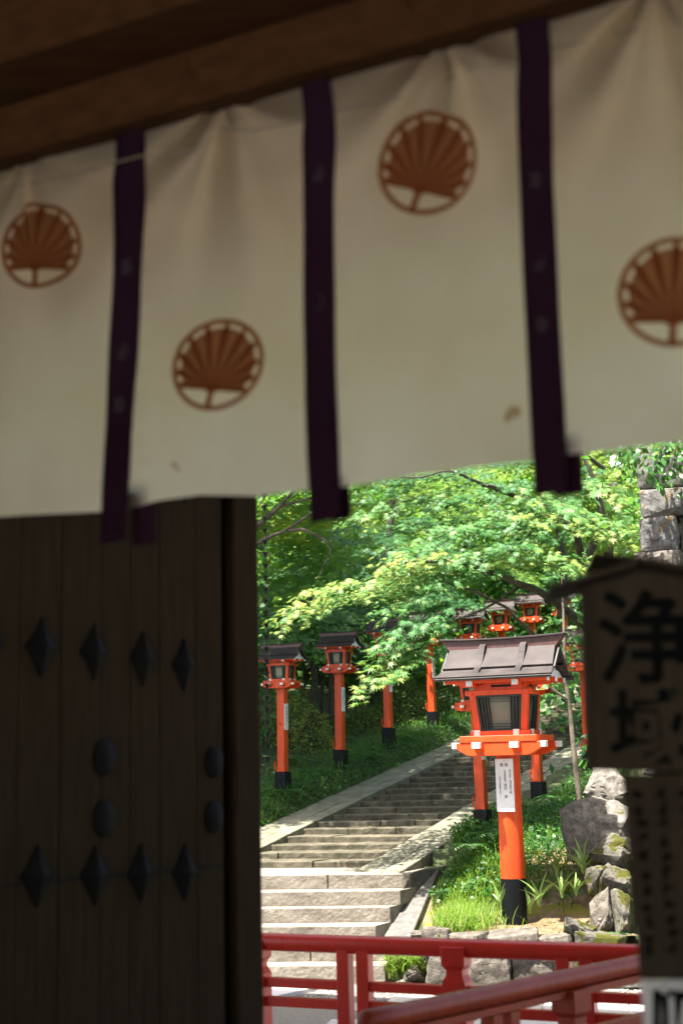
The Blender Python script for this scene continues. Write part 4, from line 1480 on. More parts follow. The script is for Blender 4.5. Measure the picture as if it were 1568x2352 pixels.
class Leaves:
    def __init__(s):
        s.p, s.n, s.t, s.k, s.c = [], [], [], [], []
    def add(s, p, n, t, k, c):
        s.p.append(np.asarray(p, float).reshape(-1, 3))
        s.n.append(np.asarray(n, float).reshape(-1, 3))
        s.t.append(np.asarray(t, float).reshape(-1, 3))
        s.k.append(np.asarray(k, float).ravel())
        s.c.append(np.asarray(c, float).ravel())
    def build(s, name, tpl, mat, parent, prune=None):
        p, n, t = np.concatenate(s.p), np.concatenate(s.n), np.concatenate(s.t)
        k, c = np.concatenate(s.k), np.concatenate(s.c)
        if prune is not None:
            ok = ~prune(p)
            p, n, t, k, c = p[ok], n[ok], t[ok], k[ok], c[ok]
        n = n / np.linalg.norm(n, axis=1, keepdims=True)
        t = t - n * (t * n).sum(1, keepdims=True)
        t = t / (np.linalg.norm(t, axis=1, keepdims=True) + 1e-9)
        sd_ = np.cross(t, n)
        V, F = tpl
        W = p[:, None, :] + k[:, None, None] * (V[None, :, 0:1] * sd_[:, None, :] + V[None, :, 1:2] * t[:, None, :] + V[None, :, 2:3] * n[:, None, :])
        Fx = (F[None] + (np.arange(len(p)) * len(V))[:, None, None]).reshape(-1, 3)
        me = np_mesh(name, W.reshape(-1, 3), Fx, 3, np.repeat(np.clip(c, 0, 1), len(F)))
        return finish(name, me, MAT[mat], parent)

def polyline(P, n):
    P = [np.array(p, float) for p in P]
    seg = [np.linalg.norm(b - a) for a, b in zip(P[:-1], P[1:])]
    cum = np.concatenate([[0], np.cumsum(seg)])
    tt = np.linspace(0, cum[-1], n)
    A = np.array(P)
    return np.stack([np.interp(tt, cum, A[:, i]) for i in range(3)], 1), cum[-1]

def spray(L, P, width, size=0.085, dens=1.0, tint=0.5, twigs=None, tip_tint=0.15, thick=0.05, face=0.35, sag=0.10):
    """feathery flat maple branch: axis through world points P, side twigs of half-length `width`"""
    P = [Vector(p) for p in P]
    ln = sum((b - a).length for a, b in zip(P[:-1], P[1:]))
    nt_ = max(6, int(ln / 0.075 * dens))
    ax, _ = polyline(P, nt_)
    for i in range(nt_):
        f = i / (nt_ - 1)
        d = ax[min(i + 1, nt_ - 1)] - ax[max(i - 1, 0)]
        d = d / (np.linalg.norm(d) + 1e-9)
        h = np.array([d[1], -d[0], 0.0])
        h /= (np.linalg.norm(h) + 1e-9)
        sg = 1 if i % 2 else -1
        wl = width * (0.35 + 0.65 * math.sin(PI * min(1, 0.12 + 0.88 * (1 - f)) * 0.5 + 0.25)) * RNG.uniform(0.6, 1.1)
        if f > 0.85: wl *= 0.6
        tw = h * sg * 0.75 + d * 0.75 + np.array([0, 0, RNG.normal(0, 0.10)])
        tw /= np.linalg.norm(tw)
        nl = max(3, int(wl / 0.05 * dens))
        t = (np.arange(nl) + RNG.uniform(0.2, 0.8, nl)) / nl
        base = ax[i] + np.array([0, 0, RNG.normal(0, thick)])
        p = base + tw * (t * wl)[:, None]
        p[:, 2] -= sag * (t * wl) ** 2 + RNG.normal(0, 0.015, nl)
        p += RNG.normal(0, 0.018, (nl, 3))
        if twigs is not None and i % 2 == 0:
            twigs.tube([tuple(ax[i]), tuple(base + tw * wl * 0.5), tuple(base + tw * wl * 0.95 - np.array([0, 0, sag * wl * wl]))], [0.004, 0.003, 0.0015], 4, False)
        s2 = np.where(np.arange(nl) % 2 == 0, 1.0, -1.0)
        td = tw[None] * 0.8 + (np.cross(tw, [0, 0, 1.0])[None] * s2[:, None]) * RNG.uniform(0.3, 0.9, (nl, 1)) + np.array([0, 0, -0.30]) + RNG.normal(0, 0.15, (nl, 3))
        out = np.array([0, -1.0, 0]) * face + tw * 0.25
        nn = np.array([0, 0, 1.0])[None] + out[None] + RNG.normal(0, 0.10, (1, 3)) + RNG.normal(0, 0.17, (nl, 3))
        L.add(p, nn, td, size * RNG.uniform(0.7, 1.15, nl), tint + RNG.normal(0, 0.14, nl) + tip_tint * t * f)

def W(pts):
    return [at(x, y, d) for x, y, d in pts]
def limb(mb, pts, r0, r1, n=8, wob=0.02, seed=0):
    P, _ = polyline(W(pts), max(6, len(pts) * 4))
    q = []
    for i, p in enumerate(P):
        v = Vector(p)
        o = Vector((noise.noise(v * 2.0 + Vector((seed, 0, 0))), noise.noise(v * 2.0 + Vector((0, seed, 5))), noise.noise(v * 2.0 + Vector((9, 0, seed))) + 0.5 * noise.noise(v * 6.0 + Vector((seed, 3, 1)))))
        q.append(v + o * wob)
    mb.tube(q, [r0 + (r1 - r0) * i / (len(q) - 1) for i in range(len(q))], n)

# ------------------------------------------------------------------ the near maple (limbs come from behind the signboard)
t1 = tag(empty('maple_tree', at(1420, 1700, 16.6)), 'near Japanese maple whose leafy sprays droop left past the big lantern', 'tree')
t1.location = (0, 0, 0)
tw1 = MB()
br1 = MB()
limb(br1, [(1560, 1700, 16.8), (1480, 1530, 16.6), (1335, 1425, 16.0), (1243, 1359, 15.6), (1149, 1321, 15.2), (1040, 1296, 14.8), (930, 1300, 14.5)], 0.085, 0.012, 9, 0.09, 1)
limb(br1, [(1236, 1462, 15.3), (1155, 1394, 15.1), (1082, 1352, 14.9), (1000, 1330, 14.8)], 0.022, 0.008, 7, 0.07, 2)
limb(br1, [(1560, 1700, 16.8), (1500, 1500, 16.8), (1345, 1285, 16.6), (1318, 1228, 16.4), (1225, 1150, 16.0), (1120, 1110, 15.6)], 0.10, 0.015, 9, 0.10, 3)
limb(br1, [(1345, 1285, 16.6), (1372, 1230, 16.5), (1382, 1185, 16.4), (1370, 1120, 16.4), (1330, 1030, 16.4)], 0.055, 0.02, 8, 0.02, 4)
limb(br1, [(1225, 1150, 16.0), (1160, 1128, 15.9), (1040, 1094, 15.7), (930, 1090, 15.4)], 0.03, 0.008, 7, 0.08, 5)
limb(br1, [(1270, 1190, 16.2), (1210, 1170, 15.6), (1130, 1175, 15.2)], 0.02, 0.008, 6, 0.02, 6)
limb(br1, [(1200, 1340, 15.5), (1120, 1395, 15.0), (1030, 1430, 14.6), (940, 1480, 14.3), (880, 1520, 14.2), (840, 1580, 14.1)], 0.016, 0.004, 6, 0.015, 7)
L1 = Leaves()
SPR1 = [  # axis in the picture, half width (m), leaf, density, tint (bright tints stand for sunlit sprays)
    ([(1070, 1320, 15.6), (900, 1345, 15.1), (770, 1375, 14.7), (640, 1432, 14.3)], 0.75, 0.075, 1.25, 0.78),
    ([(1040, 1300, 15.3), (880, 1330, 14.8), (740, 1362, 14.4), (660, 1396, 14.1)], 0.55, 0.075, 1.25, 0.85),
    ([(1120, 1280, 15.2), (1010, 1290, 14.7), (872, 1304, 14.2)], 0.50, 0.078, 1.35, 0.90),
    ([(1150, 1310, 15.3), (1050, 1335, 14.8), (930, 1372, 14.4), (880, 1410, 14.2)], 0.55, 0.08, 1.3, 0.55),
    ([(1050, 1380, 14.7), (990, 1410, 14.4), (930, 1440, 14.2), (880, 1480, 14.0)], 0.50, 0.085, 1.4, 0.35),
    ([(1030, 1405, 14.6), (985, 1435, 14.4), (920, 1470, 14.2), (852, 1500, 14.0)], 0.42, 0.09, 1.3, 0.55),
    ([(1040, 1420, 14.6), (960, 1470, 14.2), (890, 1520, 14.0), (828, 1552, 13.9)], 0.30, 0.092, 1.1, 0.75),
    ([(1010, 1450, 14.4), (930, 1500, 14.1), (880, 1545, 13.9), (850, 1580, 13.8)], 0.34, 0.092, 1.2, 0.72),
    ([(960, 1500, 14.2), (900, 1545, 13.9), (850, 1575, 13.8), (818, 1602, 13.8)], 0.26, 0.092, 1.1, 0.80),
    ([(980, 1490, 14.2), (920, 1525, 14.0), (870, 1560, 13.9), (826, 1592, 13.9)], 0.20, 0.092, 0.9, 0.70),
    ([(1030, 1430, 14.6), (1000, 1450, 14.5), (980, 1468, 14.3), (940, 1500, 14.2)], 0.32, 0.088, 1.2, 0.40),
    ([(1260, 1210, 15.6), (1120, 1225, 15.1), (1000, 1255, 14.8), (900, 1285, 14.6)], 0.60, 0.075, 1.3, 0.50),
    ([(1330, 1150, 16.0), (1200, 1170, 15.5), (1080, 1205, 15.2), (960, 1240, 15.0)], 0.70, 0.075, 1.3, 0.58),
    ([(1300, 1230, 15.4), (1200, 1250, 14.9), (1100, 1270, 14.6), (1020, 1300, 14.4)], 0.55, 0.078, 1.3, 0.45),
    ([(1380, 1090, 16.3), (1250, 1105, 15.8), (1120, 1130, 15.5), (1000, 1165, 15.3)], 0.70, 0.075, 1.3, 0.35),
    ([(1250, 1060, 16.3), (1120, 1075, 16.0), (980, 1100, 15.8), (850, 1135, 15.6)], 0.70, 0.075, 1.3, 0.30),
    ([(1100, 1110, 16.0), (980, 1140, 15.7), (880, 1175, 15.5), (790, 1195, 15.3)], 0.55, 0.075, 1.2, 0.60),
    ([(1180, 1140, 15.4), (1290, 1170, 14.9), (1390, 1205, 14.6), (1468, 1238, 14.4)], 0.55, 0.078, 1.4, 0.70),
    ([(1160, 1180, 15.2), (1270, 1195, 14.8), (1370, 1225, 14.5), (1450, 1250, 14.3)], 0.45, 0.078, 1.3, 0.85),
    ([(1330, 1100, 15.8), (1400, 1125, 15.3), (1452, 1170, 15.0)], 0.45, 0.078, 1.2, 0.75),
    ([(1230, 1290, 14.8), (1310, 1300, 14.5), (1390, 1305, 14.3), (1430, 1310, 14.2)], 0.40, 0.078, 1.2, 0.80),
    ([(1200, 1260, 15.0), (1280, 1290, 14.7), (1330, 1322, 14.5)], 0.40, 0.078, 1.2, 0.75),
    ([(1330, 1440, 16.8), (1310, 1490, 16.6), (1290, 1530, 16.5)], 0.40, 0.08, 1.0, 0.75),
    ([(1345, 1490, 16.8), (1320, 1540, 16.6), (1300, 1572, 16.5)], 0.35, 0.08, 1.0, 0.75),
    ([(1150, 1230, 15.8), (1020, 1200, 15.6), (900, 1215, 15.4)], 0.6, 0.075, 1.2, 0.35),
]
for pts, wd, sz, dn, tn in SPR1:
    pts = [(x, y, d + 1.7) for x, y, d in pts]
    sz *= 0.96
    dn *= 1.25
    spray(L1, W(pts), wd, sz, dn, tn, tw1)
br1.v = [tuple(Vector(v) + (Vector(v) - CAMP) * 0.10) for v in br1.v]
br1.build('trunk', MAT['bark'], t1, smooth=True)
tag(tw1.build('twigs', MAT['bark'], t1), kind='stuff')
# the crown is lifted where it hangs over the stairs
L1.build('crown', LEAF7, 'maple', t1, lambda p: (p[:, 0] > 1.22) & (p[:, 0] < 2.85) & (p[:, 2] < 4.12 + 0.25 * (p[:, 1] - 16.5)) & ~((p[:, 0] > 2.45) & (p[:, 2] < 3.75)))

MAT['bark_mid'] = M_noise('sapling_bark', (0.05, 0.04, 0.028), (0.17, 0.145, 0.11), 9, 0.9, 0.8, 40, 0.01)
# sapling right of the big lantern
t2 = tag(empty('sapling'), 'slender bare sapling trunk right of the big lantern', 'tree')
mb = MB()
limb(mb, [(1330, 1845, 15.75), (1325, 1790, 15.75), (1320, 1740, 15.75), (1308, 1640, 15.8), (1302, 1590, 15.8), (1295, 1560, 15.8), (1296, 1480, 15.8), (1294, 1400, 15.85), (1289, 1330, 15.9)], 0.036, 0.010, 9, 0.008, 11)
mb.build('trunk', MAT['bark_mid'], t2, smooth=True)
mb = MB()
limb(mb, [(1301, 1606, 15.8), (1280, 1592, 15.7), (1254, 1574, 15.6), (1235, 1566, 15.5)], 0.013, 0.005, 6, 0.005, 12)
mb.build('branch', MAT['bark_pale'], t2, smooth=True)
LS = Leaves()
spray(LS, W([(1250, 1574, 15.6), (1240, 1580, 15.55), (1232, 1600, 15.5)]), 0.10, 0.07, 0.8, 0.6)
spray(LS, W([(1289, 1320, 15.9), (1300, 1290, 15.8), (1320, 1280, 15.7)]), 0.25, 0.075, 1.0, 0.7)
LS.build('crown', LEAF7, 'maple', t2)

# ------------------------------------------------------------------ maples on the bank behind the left lanterns
def back_tree(name, label, base, trunk, sprays, leafmat, tpl, tr, bark='bark', group='trees on the slope'):
    t = tag(empty(name), label, 'tree', group)
    mb = MB()
    for pts, r0, r1 in trunk:
        limb(mb, pts, r0, r1, 8, 0.03, len(pts) + r0 * 50)
    mb.build('trunk', MAT[bark], t, smooth=True)
    L = Leaves()
    for a in sprays:
        spray(L, *a)
    L.build('crown', tpl, leafmat, t)
    return t
def fill(x0, x1, y0, y1, d0, d1, n, wd, sz, dn, tn, seed):
    rr = random.Random(seed)
    out = []
    for _ in range(n):
        x, y, d = rr.uniform(x0, x1), rr.uniform(y0, y1), rr.uniform(d0, d1)
        L = rr.uniform(90, 170) * 15 / d * (d / 15) ** 0.5
        sg = rr.choice((-1, -1, 1))
        pts = W([(x, y, d), (x + sg * L * .5, y + rr.uniform(-10, 18), d - rr.uniform(0, .5)), (x + sg * L, y + rr.uniform(5, 40), d - rr.uniform(0.2, 1.0))])
        out.append((pts, wd, sz, dn, tn + rr.uniform(-.15, .15)))
    return out
back_tree('maple_tree', 'yellow-green maple with bare dark branches at top left, beside the rain chain', None,
    [([(480, 1500, 19.5), (520, 1330, 19.2), (590, 1210, 18.8), (640, 1165, 18.5), (676, 1125, 18.3)], 0.07, 0.02), ([(500, 1330, 19.2), (596, 1244, 18.6), (660, 1215, 18.4), (738, 1163, 18.2)], 0.045, 0.012),
     ([(640, 1165, 18.5), (700, 1148, 18.4), (742, 1142, 18.3)], 0.02, 0.008), ([(660, 1218, 18.4), (690, 1213, 18.3), (715, 1225, 18.2), (748, 1240, 18.2), (760, 1256, 18.2), (757, 1276, 18.2), (748, 1291, 18.2), (737, 1316, 18.2)], 0.022, 0.006)],
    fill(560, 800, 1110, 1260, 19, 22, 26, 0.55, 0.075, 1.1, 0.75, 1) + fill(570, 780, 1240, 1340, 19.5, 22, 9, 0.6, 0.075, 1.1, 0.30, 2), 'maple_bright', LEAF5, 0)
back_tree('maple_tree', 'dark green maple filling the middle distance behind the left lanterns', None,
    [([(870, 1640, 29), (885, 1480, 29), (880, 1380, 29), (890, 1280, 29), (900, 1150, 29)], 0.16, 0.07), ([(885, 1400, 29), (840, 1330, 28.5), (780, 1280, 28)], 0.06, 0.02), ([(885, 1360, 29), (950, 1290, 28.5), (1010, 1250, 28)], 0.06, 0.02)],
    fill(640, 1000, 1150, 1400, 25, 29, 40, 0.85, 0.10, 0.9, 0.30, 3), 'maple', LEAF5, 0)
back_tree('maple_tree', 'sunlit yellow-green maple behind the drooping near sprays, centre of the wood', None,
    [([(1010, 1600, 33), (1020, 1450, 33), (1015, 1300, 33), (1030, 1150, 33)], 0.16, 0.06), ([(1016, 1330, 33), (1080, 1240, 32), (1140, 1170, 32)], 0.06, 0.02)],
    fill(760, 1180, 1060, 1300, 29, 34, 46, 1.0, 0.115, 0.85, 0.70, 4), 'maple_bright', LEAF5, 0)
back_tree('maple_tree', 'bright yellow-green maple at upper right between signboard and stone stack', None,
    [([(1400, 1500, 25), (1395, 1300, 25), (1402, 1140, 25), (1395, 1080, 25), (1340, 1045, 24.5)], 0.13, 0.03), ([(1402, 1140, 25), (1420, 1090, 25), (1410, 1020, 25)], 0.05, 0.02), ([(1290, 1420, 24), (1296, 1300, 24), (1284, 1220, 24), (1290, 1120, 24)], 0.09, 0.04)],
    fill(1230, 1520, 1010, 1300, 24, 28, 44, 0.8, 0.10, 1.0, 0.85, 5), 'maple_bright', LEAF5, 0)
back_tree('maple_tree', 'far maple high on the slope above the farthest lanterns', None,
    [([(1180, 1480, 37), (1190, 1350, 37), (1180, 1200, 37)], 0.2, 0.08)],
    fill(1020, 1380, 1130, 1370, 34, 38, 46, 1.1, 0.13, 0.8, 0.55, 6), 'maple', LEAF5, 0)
back_tree('broadleaf_tree', 'broad-leaved tree with round leaves behind the two nearest lanterns', None,
    [([(720, 1660, 26), (722, 1560, 26), (715, 1480, 26), (700, 1380, 26)], 0.08, 0.04), ([(690, 1640, 26.3), (700, 1560, 26.3), (690, 1450, 26.3)], 0.05, 0.02), ([(760, 1640, 26.2), (758, 1560, 26.2), (770, 1450, 26.2)], 0.05, 0.02), ([(735, 1650, 26.4), (742, 1560, 26.4), (738, 1450, 26.4)], 0.04, 0.02)],
    fill(590, 800, 1390, 1510, 24.5, 27, 34, 0.6, 0.12, 1.0, 0.65, 7), 'broad', OVAL, 0)
back_tree('broadleaf_tree', 'broad-leaved tree with dark glossy leaves left of the leaning lantern', None,
    [([(850, 1640, 28), (846, 1540, 28), (850, 1420, 28)], 0.07, 0.03), ([(930, 1640, 28.5), (925, 1540, 28.5), (930, 1430, 28.5)], 0.06, 0.03)],
    fill(790, 1010, 1370, 1520, 26.5, 29, 32, 0.65, 0.12, 1.0, 0.35, 8), 'broad', OVAL, 0)

# far wood closing the view
LW = Leaves()
rr = np.random.default_rng(5)
for i_ in range(1250):
    x, y, d = rr.uniform(560, 1560), rr.uniform(960, 1500), rr.uniform(38, 48)
    c = np.array(at(x, y, d))
    if i_ > 420:
        d = rr.uniform(29, 47)
        c = np.array(at(x, 1300, d))
        c[2] = terrain(c[0], c[1]) + abs(rr.normal(0, 1.0)) + 0.2
        ss_, qq_ = sq(c[0], c[1])
        if -3.5 < qq_ < 3.2 and ss_ < 22: continue
    n = 90
    p = c + rr.normal(0, 1, (n, 3)) * np.array([0.9, 0.7, 0.45])
    LW.add(p, rr.normal(0, 0.6, (n, 3)) + np.array([0, -0.5, 0.9]), rr.normal(0, 1, (n, 3)) + np.array([0, 0, -.5]), rr.uniform(0.14, 0.26, n), rr.uniform(0.2, 0.9) + rr.normal(0, 0.12, n))
tag(LW.build('far_wood', QUAD, 'maple_bright', None), 'far sunlit wood closing the view behind the maples', 'wood', kind='stuff')

# thick bushes and saplings over the rest of the slope, one leafy mass
LU = Leaves()
cnt = 0
while cnt < 1500:
    x, y = rr.uniform(-14, 16), 15.2 + 34 * rr.uniform(0, 1) ** 1.3
    ss_, qq_ = sq(x, y)
    if -4.3 < qq_ < 2.6 and ss_ < 24 and x < 3.5: continue
    if qq_ < 0 and y < 15.4 and x < 3.7: continue
    if x < 3.7 and 560 < 784 + FPX * x / y < 1500 and y < 30: continue
    cnt += 1
    k_ = max(0.35, y / 30)
    c = np.array((x, y, terrain(x, y) + abs(rr.normal(0, 0.8)) * k_ + 0.1))
    n = 70
    p = c + rr.normal(0, 1, (n, 3)) * np.array([0.8, 0.8, 0.4]) * k_
    LU.add(p, rr.normal(0, 0.6, (n, 3)) + np.array([0, -0.3, 0.9]), rr.normal(0, 1, (n, 3)) + np.array([0, 0, -.5]), rr.uniform(0.12, 0.24, n) * (0.5 + 0.5 * k_), rr.uniform(0.1, 0.8) + rr.normal(0, 0.12, n))
tag(LU.build('bushes', QUAD, 'maple', None), 'dense leafy bushes covering the slopes beside the stairs', 'bushes', kind='stuff')

# unseen tree on the left bank; crown laid out to shade bank and upper stairs
t8 = tag(empty('shade_canopy'), 'unseen tall tree on the left bank, crown placed to shade the stairs', 'tree')
mb = MB()
mb.tube([(-5.2, 21.5, 1.5), (-5.1, 21.4, 5), (-4.6, 21.2, 8.5), (-3.6, 20.8, 10.5)], [0.28, 0.24, 0.18, 0.1], 10)
for tx, ty, tz in ((-1.5, 17.8, 8.5), (0.5, 19.5, 9.0), (-2.5, 24, 9.5), (1.5, 23.5, 10), (-1, 21, 10.5)):
    mb.tube([(-4.8, 21.3, 7.0), ((tx - 4.4) / 2, (ty + 21.2) / 2, tz - 0.2), (tx, ty, tz)], [0.12, 0.08, 0.03], 7)
mb.build('trunk', MAT['bark'], t8, smooth=True)
LC = Leaves()
rr = np.random.default_rng(9)
def shade(s0, s1, q0, q1, n, hgt, holes):
    for _ in range(n):
        s, q = rr.uniform(s0, s1), rr.uniform(q0, q1)
        p0 = st(s, q)
        if noise.noise(Vector((s * 0.55, q * 0.75, 3.1))) > holes: continue
        h = hgt + rr.uniform(-0.5, 0.9)
        c = np.array(p0 + SUN_DIR * (h / SUN_DIR.z))
        m_ = 34
        p = c + rr.normal(0, 1, (m_, 3)) * np.array([0.26, 0.26, 0.14])
        LC.add(p, rr.normal(0, 0.35, (m_, 3)) + np.array([0, 0, 1.0]), rr.normal(0, 1, (m_, 3)), rr.uniform(0.09, 0.14, m_), 0.4 + rr.normal(0, 0.15, m_))
shade(1.6, 7.5, -2.6, 1.0, 400, 6.2, 0.34)
shade(7.5, 15, -2.6, -0.2, 200, 6.2, 0.10)
shade(1.0, 8, 1.2, 6.0, 560, 6.8, 0.30)
shade(8, 14, 2.4, 6.0, 300, 6.8, 0.30)
shade(0.6, 7, 0.3, 1.6, 170, 6.0, 0.05)
shade(6, 9, 1.0, 6.0, 200, 9.0, 0.20)
shade(9, 18, 2.6, 6.0, 500, 9.0, 0.20)
shade(-1, 10, 2.0, 9.0, 900, 8.2, 0.35)
shade(3, 16, -7.0, -2.6, 400, 9.0, 0.0)
LC.build('crown', LEAF5, 'maple', t8)

# ------------------------------------------------------------------ clipped shrubs
def mound(name, label, c, size, n, mat, tint, seed, leaf=0.035, cat='shrub', group='clipped shrubs behind the lanterns', flowers=0):
    t = tag(empty(name, c), label, cat, group)
    rr = np.random.default_rng(seed)
    d = rr.normal(0, 1, (n, 3))
    d[:, 2] = np.abs(d[:, 2]) * 1.0 - 0.25
    d /= np.linalg.norm(d, axis=1, keepdims=True)
    lump = np.array([1 + 0.16 * noise.noise(Vector(v) * 2.2 + Vector((seed, 0, 0))) + 0.08 * noise.noise(Vector(v) * 6 + Vector((seed, 0, 0))) for v in d])
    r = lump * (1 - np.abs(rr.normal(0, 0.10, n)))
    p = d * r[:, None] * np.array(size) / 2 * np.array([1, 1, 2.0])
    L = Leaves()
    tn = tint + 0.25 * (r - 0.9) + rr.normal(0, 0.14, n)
    L.add(p, d + rr.normal(0, 0.5, (n, 3)) + np.array([0, 0, .3]), rr.normal(0, 1, (n, 3)), leaf * rr.uniform(0.7, 1.3, n), tn)
    L.build('foliage', QUAD, mat, t)
    mb = MB()
    for k in range(7):
        a = k * 0.9
        mb.tube([(0.05 * math.cos(a), 0.05 * math.sin(a), -0.15), (size[0] * .2 * math.cos(a), size[1] * .2 * math.sin(a), size[2] * .4), (size[0] * .33 * math.cos(a), size[1] * .33 * math.sin(a), size[2] * .65)], [0.02, 0.014, 0.006], 5)
    mb.build('stems', MAT['bark'], t)
    if flowers:
        for k in range(flowers):
            i = int(rr.integers(0, n))
            if d[i][1] > 0 or d[i][2] < 0.1: continue
            f = MB()
            for j in range(5):
                a = j * 2 * PI / 5
                f.add([(0, 0, 0), (.04 * math.cos(a - .5), -.02, .04 * math.sin(a - .5)), (.06 * math.cos(a), -.03, .06 * math.sin(a)), (.04 * math.cos(a + .5), -.02, .04 * math.sin(a + .5))], [(0, 1, 2, 3)])
            o = f.build('flower', MAT['flower'], t)
            o.location = p[i] * 1.03
    return t
def mnd(x0, x1, ytop, Y, hgt, n, label, tint, seed, mat='hedge', leaf=0.04, **k):  # tint carries sunlight and shade as well as leaf colour
    c = at((x0 + x1) / 2, ytop, Y)
    wd = (x1 - x0) * mpp(Y)
    z = c.z - hgt
    return mound('shrub', label, (c.x, c.y, z), (wd, wd * 0.85, hgt), n, mat, tint, seed, leaf, **k)
mnd(560, 772, 1585, 24.2, 1.25, 9000, 'rounded clipped shrub behind the lantern nearest the door', 0.85, 1)
mnd(740, 900, 1612, 25.6, 1.0, 6000, 'dark low shrub between the second and third lanterns', 0.35, 2)
mnd(840, 1010, 1560, 26.6, 1.1, 6500, 'dark clipped shrub behind the third lantern', 0.45, 3)
mnd(960, 1090, 1570, 27.5, 1.2, 5500, 'dark shrub behind the leaning lantern', 0.40, 4)
mnd(1010, 1110, 1440, 31.5, 1.2, 5000, 'sunny shrub behind the dark-roofed far lantern', 0.75, 5, leaf=0.05, flowers=6)
mnd(1088, 1200, 1420, 32.5, 1.3, 5000, 'sunny yellow-green shrub between the two pale-roofed far lanterns', 0.90, 6, leaf=0.05, flowers=5)
mnd(1190, 1330, 1395, 34, 1.5, 5500, 'big sunny yellow-green shrub left of the signboard', 0.95, 7, leaf=0.05)

# ------------------------------------------------------------------ ground cover, ferns, grass
def scatter(n, fn, rr):
    out = []
    for _ in range(n):
        p = fn(rr)
        if p is not None: out.append(p)
    return np.array(out)
rr = np.random.default_rng(21)
def left_bank(rr):
    s, q = rr.uniform(-2.2, 14), 0.58 + abs(rr.normal(0, 0.75))
    p = st(s, q)
    return (p.x, p.y, terrain(p.x, p.y) + rr.uniform(0.0, 0.10))
P = scatter(26000, left_bank, rr)
L = Leaves()
n = len(P)
L.add(P, rr.normal(0, 0.4, (n, 3)) + np.array([0, -0.25, 1.0]), rr.normal(0, 1, (n, 3)), rr.uniform(0.025, 0.065, n), np.array([0.45 + 0.35 * noise.noise(Vector(p) * 1.2) for p in P]) + rr.normal(0, 0.15, n))
tag(L.build('ground_cover', OVAL, 'cover', None), 'low leafy ground cover along the left side of the stairs', 'ground cover', kind='stuff')

def blades(name, P, hgt, wid, mat, label, cat, rr, lean=0.5, tint=0.5):
    """grass: bent blades of three segments"""
    n = len(P)
    a = rr.uniform(0, 2 * PI, n)
    d = np.stack([np.cos(a), np.sin(a), np.zeros(n)], 1)
    sd_ = np.stack([-np.sin(a), np.cos(a), np.zeros(n)], 1)
    h = hgt * rr.uniform(0.5, 1.2, n)
    le = lean * rr.uniform(0.3, 1.2, n)
    V = []
    for t, wv in ((0, 1.0), (0.4, 0.9), (0.75, 0.6), (1.0, 0.0)):
        c = P + np.array([0, 0, 1.0]) * (h * t * (1 - 0.35 * le * t))[:, None] + d * (h * le * t * t)[:, None]
        if wv > 0:
            V += [c - sd_ * wid * wv / 2, c + sd_ * wid * wv / 2]
        else:
            V += [c]
    V = np.stack(V, 1)
    F = np.array([(0, 1, 3), (0, 3, 2), (2, 3, 5), (2, 5, 4), (4, 5, 6)])
    Fx = (F[None] + (np.arange(n) * 7)[:, None, None]).reshape(-1, 3)
    tn = np.clip(tint + rr.normal(0, 0.2, n), 0, 1)
    me = np_mesh(name, V.reshape(-1, 3), Fx, 3, np.repeat(tn, 5))
    return tag(finish(name, me, MAT[mat]), label, cat, kind='stuff')
def bed_z(x, y):
    return terrain(x, y) + 0.005
def grass_right(rr):
    # lush tufts along the cheek slab and up the bed
    f = rr.uniform(0, 1)
    c = at(1010 - 60 * f, 2000 + 150 * f, 16.2 - 1.6 * f)
    x, y = c.x + abs(rr.normal(0, 0.26)) + 0.20, c.y + rr.normal(0, 0.22)
    if y < wall_y(x) + 0.12: return None
    return (x, y, bed_z(x, y) if terrain(x, y) > 0.2 else 0.42)
P = scatter(3800, grass_right, rr)
blades('grass', P, 0.25, 0.009, 'grass', 'lush yellow-green grass beside the sloping cheek slab', 'grass', rr, 0.9, 0.7)
def grass_gap(rr):
    p = at(rr.uniform(890, 968), 2215 + rr.uniform(-20, 22), 14.35)
    return (p.x, p.y + rr.uniform(-.05, .1), p.z - 0.06)
P = scatter(520, grass_gap, rr)
blades('grass', P, 0.20, 0.010, 'grass', 'grass tuft hanging from the foot of the low stone wall', 'grass', rr, 1.0, 0.75)
def grass_back(rr):
    s, q = rr.uniform(-1.2, 5.0), -2.40 - abs(rr.normal(0, 0.9))
    if q < -4.6 or (s < 0.1 and q > -2.68) or (s > 1.6 and q > -3.0): return None
    p = st(s, q)
    if (p.x - MAINP.x) ** 2 + (p.y - MAINP.y) ** 2 < 0.5 ** 2: return None
    return (p.x, p.y, bed_z(p.x, p.y))
P = scatter(7000, grass_back, rr)
blades('grass', P, 0.28, 0.010, 'grass', 'tall mixed grass on the bank behind the big lantern', 'grass', rr, 0.8, 0.22)  # tint lowered to put this bank's shade into the colour
P2 = scatter(17000, grass_back, rr)
P2[:, 2] += rr.uniform(0.02, 0.22, len(P2))
L = Leaves()
n = len(P2)
L.add(P2, rr.normal(0, 0.45, (n, 3)) + np.array([0, -0.3, 1.0]), rr.normal(0, 1, (n, 3)), rr.uniform(0.03, 0.085, n), 0.3 + rr.normal(0, 0.2, n))
tag(L.build('undergrowth', OVAL, 'cover', None), 'leafy undergrowth on the bank behind the big lantern', 'undergrowth', kind='stuff')
P3 = scatter(4000, left_bank, rr)
blades('grass', P3, 0.16, 0.008, 'grass', 'thin grass among the ground cover left of the stairs', 'grass', rr, 0.8, 0.25)

